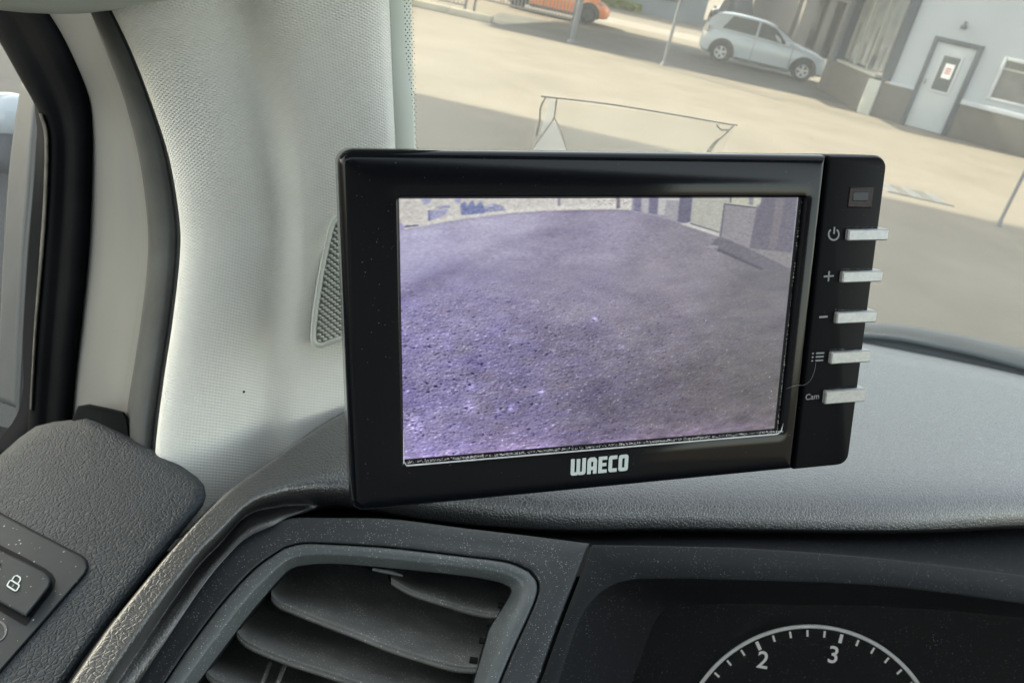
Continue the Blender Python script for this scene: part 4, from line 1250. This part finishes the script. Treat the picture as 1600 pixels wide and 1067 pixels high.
# white glints lower down
gl1 = np.clip(noise(1.6, 1.6, 9) - 2.3, 0, 2) * sst(420, 600, yy)
img += (gl1 * 60)[..., None]
for (bx, by, r, k) in ((735, 605, 9, 60), (800, 640, 8, 60), (848, 615, 7, 70), (735, 640, 10, 70), (650, 670, 14, 50), (865, 552, 6, 50), (932, 500, 5, 60), (860, 475, 5, 30), (975, 545, 6, 45), (700, 545, 6, 40), (810, 610, 5, 40), (780, 645, 6, 60), (1000, 515, 5, 35)):
    q = np.exp(-((xx - bx) ** 2 + (yy - by) ** 2) / (2 * (r * .55) ** 2)) * (1 + .5 * coarse)
    img += (q * k)[..., None] * np.array([.75, .7, 1.0])
# brighter purple glow of the backlight along the bottom edge
bot = 722 + (xx - 622) * (-54 / 593)
img += (np.exp(-np.abs(bot - yy) / 14) * (26 + 10 * mid))[..., None] * np.array([.9, .65, 1.0])
# band of smoother, lighter surface at the top left, darker sweep below it
edge = 455 - (xx - 620) * .47 + (np.maximum(0, xx - 800) * .30)
img += (sst(25, -25, yy - edge) * sst(940, 820, xx) * 9)[..., None]
img -= (np.exp(-((yy - edge - 10) / 12) ** 2) * sst(960, 760, xx) * 15)[..., None]
# horizon: pale backdrop above the kerb line
hz = np.interp(xx, [600, 622, 700, 740, 800, 850, 900, 960, 985, 1060, 1130, 1160, 1240, 1270], [366, 362, 347, 341, 334, 330.5, 329, 328, 329, 345, 370, 380, 418, 432])
sky_ = np.array([203, 198, 192]) + (noise(1.5, 1.5, 11) * 7)[..., None]
mk_ = sst(1.2, -1.2, yy - hz)[..., None]
img = img * (1 - mk_) + sky_ * mk_
img += (np.exp(-((yy - hz - 1) / 2.2) ** 2) * sst(1010, 960, xx) * -16)[..., None]
img += (np.exp(-((yy - hz + 4) / 3.5) ** 2) * sst(1010, 960, xx) * 14)[..., None]
def poly_mask(pts, soft=1.0):
    m_ = np.zeros(xx.shape, bool)
    for i in range(len(pts)):
        (ax, ay), (bx, by) = pts[i - 1], pts[i]
        if ay == by: continue
        c = ((ay > yy) != (by > yy)) & (xx < (bx - ax) * (yy - ay) / (by - ay) + ax)
        m_ ^= c
    f = m_.astype(float)
    for s in (1, 2)[:int(soft)]:
        f = (f + np.roll(f, 1, 0) + np.roll(f, -1, 0) + np.roll(f, 1, 1) + np.roll(f, -1, 1)) / 5
    return f[..., None]
def zz(pts):   # from the enlarged crop to photo pixels
    return [(930 + a * .23125, 290 + b * .23125) for a, b in pts]
def fill(pts, c, soft=1, n=3):
    global img
    k = poly_mask(pts, soft)
    img = img * (1 - k) + (np.array(c) + (fine * n)[..., None]) * k
fill(zz([(270, 60), (1700, 60), (1700, 420), (1330, 560), (1060, 430), (860, 350), (580, 255), (300, 180), (255, 175)]), (150, 146, 160))
fill(zz([(275, 60), (325, 60), (322, 180), (278, 176)]), (122, 118, 142))
fill(zz([(330, 60), (380, 60), (375, 190), (328, 182)]), (176, 172, 176))
fill(zz([(380, 60), (442, 60), (435, 198), (376, 190)]), (114, 110, 134))
fill(zz([(445, 60), (500, 60), (488, 205), (438, 198)]), (186, 183, 182))
fill(zz([(495, 100), (588, 108), (565, 245), (482, 215)]), (158, 154, 160))
fill(zz([(500, 60), (590, 60), (588, 106), (497, 98)]), (196, 192, 186))
fill(zz([(590, 60), (675, 60), (655, 262), (572, 246)]), (103, 100, 120))
fill(zz([(678, 60), (935, 60), (928, 118), (892, 125), (860, 318), (660, 250)]), (174, 172, 163))
fill(zz([(655, 250), (860, 318), (856, 350), (590, 262)]), (196, 192, 186))
fill(zz([(660, 254), (860, 318), (858, 324), (658, 262)]), (96, 92, 110), 0)
fill(zz([(898, 128), (1110, 150), (1060, 425), (865, 350)]), (140, 135, 140))
fill(zz([(935, 60), (1150, 60), (1135, 128), (1112, 130), (1105, 148), (890, 122), (930, 116)]), (186, 182, 166))
fill(zz([(930, 60), (940, 60), (936, 120), (928, 118)]), (84, 82, 98), 0)
fill(zz([(1060, 60), (1092, 60), (1085, 136), (1056, 130)]), (130, 128, 140))
fill(zz([(890, 122), (1105, 148), (1104, 156), (888, 130)]), (84, 80, 94), 0)
fill(zz([(888, 122), (898, 122), (868, 350), (858, 348)]), (92, 88, 104), 0)
fill(zz([(1150, 60), (1390, 60), (1350, 470), (1150, 440), (1060, 425), (1112, 150), (1135, 130)]), (104, 98, 112), 2)
fill(zz([(1250, 60), (1310, 60), (1240, 430), (1190, 430)]), (118, 110, 118), 2)
fill(zz([(1060, 428), (1180, 440), (1360, 460), (1335, 560)]), (134, 128, 132), 2)
fill(zz([(860, 350), (980, 395), (1060, 432), (1180, 500), (1330, 575), (1150, 578), (840, 440), (780, 410)]), (106, 101, 112), 2)
fill(zz([(785, 405), (850, 410), (850, 430), (785, 425)]), (150, 146, 152), 2)
fill(zz([(850, 428), (1150, 560), (1145, 578), (840, 445)]), (84, 79, 92), 1)
# items against the pale backdrop at the left
def za(pts): return [(600 + a * .21875, 290 + b * .21875) for a, b in pts]
fill(za([(320, 180), (420, 180), (480, 150), (440, 215), (330, 255)]), (160, 160, 190), 2, 8)
fill(za([(550, 140), (585, 110), (600, 150), (640, 105), (660, 150), (700, 110), (735, 180), (730, 200), (560, 215)]), (122, 128, 168), 2, 10)
fill(za([(735, 150), (780, 130), (860, 150), (880, 180), (735, 195)]), (150, 150, 178), 2, 14)
fill(za([(320, 180), (330, 180), (335, 255), (322, 255)]), (110, 106, 150), 1)
fill(za([(380, 150), (470, 140), (480, 155), (400, 175)]), (158, 158, 186), 2, 10)
fill(za([(270, 100), (350, 100), (340, 125), (285, 140)]), (165, 166, 190), 2, 10)
fill(za([(510, 100), (560, 98), (550, 130), (515, 125)]), (160, 160, 190), 2, 10)
fill(za([(150, 290), (250, 282), (250, 292), (150, 304)]), (104, 98, 138), 1)
fill(za([(100, 262), (128, 270), (150, 300), (140, 325), (100, 320)]), (158, 154, 190), 2)
fill([(966, 308), (972, 308), (972, 326), (966, 327)], (120, 112, 120), 1)
fill([(874, 308), (878, 308), (878, 322), (874, 322)], (140, 134, 150), 1)
band_ = poly_mask([(930, 305), (990, 305), (990, 322), (930, 322)], 2)
img += band_ * (noise(1.2, 1.2, 14) * 14)[..., None]
top_ = (xx * 0 + sst(440, 400, yy))[..., None]
sm = img.copy()
for _q in range(2):
    sm = (sm * 2 + np.roll(sm, 1, 0) + np.roll(sm, -1, 0) + np.roll(sm, 2, 1) + np.roll(sm, -2, 1)) / 6
img = img * (1 - top_) + (sm + (noise(2.5, 1.2, 21) * 3.5)[..., None]) * top_
img += (rg.standard_normal((sh_, sw)) * 2.2)[..., None]
img = np.clip(img, 0, 255) / 255
lin = np.where(img <= .04045, img / 12.92, ((img + .055) / 1.055) ** 2.4)
bi_ = bpy.data.images.new('camera_picture', sw, sh_, alpha=False, float_buffer=True)
bi_.colorspace_settings.name = 'Linear Rec.709'
buf = np.ones((sh_, sw, 4), np.float32)
buf[..., :3] = lin[::-1] * np.array([.93, .99, 1.16])
bi_.pixels.foreach_set(buf.ravel())
bi_.update()
bi_.pack()
ms, N_, L_, P__ = new_mat('lit_screen')
ti = N_.new("ShaderNodeTexImage"); ti.image = bi_; ti.extension = 'EXTEND'
un = N_.new("ShaderNodeUVMap"); un.uv_map = "uv"
L_.new(un.outputs[0], ti.inputs[0])
P__.inputs["Base Color"].default_value = (.01, .01, .012, 1)
P__.inputs["Roughness"].default_value = .3
P__.inputs["Specular IOR Level"].default_value = .3
L_.new(ti.outputs[0], P__.inputs["Emission Color"])
P__.inputs["Emission Strength"].default_value = .99 / 2 ** EXPO
P_ = [mon(su0, sv0, -.0016), mon(su1, sv0, -.0016), mon(su1, sv1, -.0016), mon(su0, sv1, -.0016)]
sc_ = mk('screen', P_, [(3, 2, 1, 0)], ms, mo, uv=[(0, 1), (1, 1), (1, 0), (0, 0)], smooth=False)
P_ = [mon(a, b, -.0022) for a, b in ((ou0 - .001, ov0 - .001), (ou1 + .001, ov0 - .001), (ou1 + .001, ov1 + .001), (ou0 - .001, ov1 + .001))]
mk('screen_surround', P_, orient([Vector(p) for p in P_], [(0, 1, 2, 3)]), M['black_back'], mo, smooth=False)

# --- lettering and symbols
LET = {'W': (1.0, [[(0, 0), (.25, 0), (.25, .80), (.38, .80), (.38, .02), (.62, .02), (.62, .80), (.75, .80), (.75, 0), (1, 0), (1, .84), (.97, .93), (.9, .985), (.8, 1), (.6, 1), (.54, .985), (.5, .95), (.46, .985), (.4, 1), (.16, 1), (.06, .97), (.01, .92), (0, .84)]]),
       'A': (.64, [[(0, 1), (0, .2), (.05, .08), (.18, 0), (.46, 0), (.59, .08), (.64, .2), (.64, 1), (.39, 1), (.39, .76), (.25, .76), (.25, 1)], [(.25, .26), (.39, .26), (.39, .55), (.25, .55)]]),
       'E': (.58, [[(0, 0), (.58, 0), (.58, .21), (.25, .21), (.25, .39), (.54, .39), (.54, .60), (.25, .60), (.25, .79), (.58, .79), (.58, 1), (0, 1)]]),
       'C': (.58, [[(.14, 0), (.58, 0), (.58, .22), (.25, .22), (.25, .78), (.58, .78), (.58, 1), (.14, 1), (.04, .95), (0, .85), (0, .15), (.04, .05)]]),
       'O': (.66, [[(.14, 0), (.52, 0), (.62, .05), (.66, .15), (.66, .85), (.62, .95), (.52, 1), (.14, 1), (.04, .95), (0, .85), (0, .15), (.04, .05)], [(.25, .22), (.41, .22), (.41, .78), (.25, .78)]])}
a0 = uv_of(892, 717); a1 = uv_of(982, 710); a2 = uv_of(891, 743)
hx = a1[0] - a0[0]; hy = a2[1] - a0[1]
tot = sum(LET[c][0] for c in 'WAECO') + 4 * .10
x = 0
for c in 'WAECO':
    w_, lps = LET[c]
    pts3 = [[Vector(((x + p[0]) / tot * hx, p[1] * hy, 0)) for p in lp] for lp in lps]
    flat = [p for lp in pts3 for p in lp]
    V = [mon(a0[0] + p.x, a0[1] + p.y, .00015) for p in flat]
    tri = [tuple(t) for t in tessellate_polygon(pts3)]
    mk('logo_letter', V, orient(V, tri), M['print_white'], mo, smooth=False)
    x += w_ + .10

mpx = .26 / FP
def monribbon(name, pts, wpx, mat, closed=False, parent=None):
    P = []
    for p in pts:
        u, v = uv_of(*p); P.append(mon(u, v, -.0004))
    return ribbon(name, P, wpx * depth(P[0]) / FP, MZ, mat, parent or mo, th=.0001, closed=closed)
# power
monribbon('power_symbol', [(1304 + 8 * math.sin(a), 366.5 - 9 * math.cos(a)) for a in [math.radians(38 + k * 284 / 16) for k in range(17)]], 2.6, M['print_grey'])
monribbon('power_symbol', [(1305.3, 355), (1304.3, 366)], 2.6, M['print_grey'])
monribbon('plus_symbol', [(1288.5, 432.5), (1304, 431.5)], 2.6, M['print_grey'])
monribbon('plus_symbol', [(1297, 424), (1295.5, 440)], 2.6, M['print_grey'])
monribbon('minus_symbol', [(1281.5, 496), (1294.5, 495)], 3.0, M['print_grey'])
for k, yk in enumerate((552.5, 558.2, 564)):
    monribbon('menu_symbol', [(1276.5 - k * .6, yk), (1289 - k * .8, yk - .7)], 2.4, M['print_grey'])
    monribbon('menu_symbol', [(1270.3 - k * .6, yk + .3), (1272.8 - k * .6, yk + .2)], 2.2, M['print_grey'])
u, v = uv_of(1270.5, 620)
e1 = (mon(*uv_of(1285, 618.6)) - mon(*uv_of(1260, 620.8))).normalized()
e2 = -(MZ.cross(e1)).normalized()
if e2.dot(MY) > 0: e2 = -e2
text_mesh('cam_lettering', 'Cam', mon(u, v, -.0005), e1, e2, MZ, 9.5 * .28 / FP, M['print_grey'], mo, bold=.008)
# sensor window
u0, v0 = uv_of(1329, 292); u1, v1 = uv_of(1363, 325)
slab('sensor_window', u0, v0, u1, v1, (.0003,) * 4, [(0, -.001), (0, -.0005), (.0003, -.0003)], M['sensor'])
slab('sensor_core', u0 + .0014, v0 + .0016, u1 - .0018, v1 - .0022, (.0003,) * 4, [(0, -.0004), (.0003, -.0001)], M['black_gloss'])
# five silver buttons
for (xa, ya, xb, yb) in ((1324, 357, 1384, 374), (1315, 422.5, 1375, 438.5), (1306, 486, 1366, 501.5), (1297.5, 548, 1356.5, 563.5), (1288.5, 608.5, 1348.5, 625)):
    u0, v0 = uv_of(xa, ya); u1, v1 = uv_of(xb, yb + 1)
    v0 += .0003
    bt = slab('button', u0, v0, u1, v1, (.0005,) * 4, [(0, -.006), (0, .0007), (.0002, .0010), (.0004, .0011)], M['silver'])
    bt.data.polygons.foreach_set("use_smooth", [False] * len(bt.data.polygons))
u, v = uv_of(1293, 688)
slab('pin_hole', u - .0004, v - .0004, u + .0004, v + .0004, (.0003,) * 4, [(0, -.0007), (0, -.00045)], M['cavity'])

# dust gathered along the lower and right edges of the opening, and lint on the side
V, F = [], []
def fleck(p, s):
    b = len(V)
    for _ in range(4):
        V.append(p + (MX * rnd.gauss(0, 1) + MY * rnd.gauss(0, .7) + MZ * rnd.random()) * s)
    F.extend([(b, b + 1, b + 2), (b, b + 2, b + 3), (b, b + 3, b + 1), (b + 1, b + 3, b + 2)])
for k in range(2600):
    t = rnd.random()
    if rnd.random() < .35 + .65 * abs(math.sin(t * 31) * math.sin(t * 7.3)):
        fleck(mon(ou0 + (ou1 - ou0) * t, ov1 - .0012 + rnd.gauss(0, .00022), -.0002 + rnd.random() * .0006), .00013)
for k in range(240):
    t = rnd.random() ** .6
    fleck(mon(su1 + .0004 + rnd.gauss(0, .0001), ov0 + (ov1 - ov0) * t, -.0004), .00010)
for k in range(90):
    fleck(mon(ou0 + .0006, ov1 - rnd.random() ** 2 * .02, -.0012), .00009)
for k in range(60):
    fleck(mon(rnd.uniform(.004, seam_u), rnd.choice([rnd.uniform(.002, ov0), rnd.uniform(ov1, MH - .003)]), .0001), .00006)
for k in range(50):
    fleck(mon(rnd.uniform(.004, ou0), rnd.uniform(.002, MH - .003), .0001), .00006)
for k in range(260):
    bidx = rnd.randrange(5)
    xa, ya = ((1324, 357), (1315, 422.5), (1306, 486), (1297.5, 548), (1288.5, 608.5))[bidx]
    u_, v_ = uv_of(xa + rnd.uniform(0, 58), ya - 1 - rnd.random() * 1.4)
    fleck(mon(u_, v_, -.0003), .00007)
hair = thing('hair', 'fine pale hair caught on the right side of the monitor frame', 'hair', tuple(mon(*uv_of(1260, 590))))
c = crspline([(1226, 606), (1240, 601), (1254, 600), (1264, 592), (1270, 578), (1272, 566)], 30)
tube('strand', [mon(*uv_of(*p), .0010) for p in c], .00004, M['print_grey'], hair, n=5)
for k in range(60):
    t = rnd.random()
    u_, v_ = uv_of(535 + 7 * rnd.random() + 2 * math.sin(t * 9), 242 + 22 * t)
    fleck(mon(u_, v_, -.0012), .00012)
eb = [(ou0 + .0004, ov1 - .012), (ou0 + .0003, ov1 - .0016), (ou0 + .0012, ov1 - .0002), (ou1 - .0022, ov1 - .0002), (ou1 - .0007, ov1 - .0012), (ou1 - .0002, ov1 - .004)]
tube('edge_strip', [mon(a, b, .0003) for a, b in eb], [.00008, .00018, .00026,   .00026, .00022, .00006], M['lip'], mo, n=8)  # pale tube painted in as the bright reflection along the lower bevel
mk('dust_flecks', V, F, M['lint'], mo, smooth=False, kind='stuff')
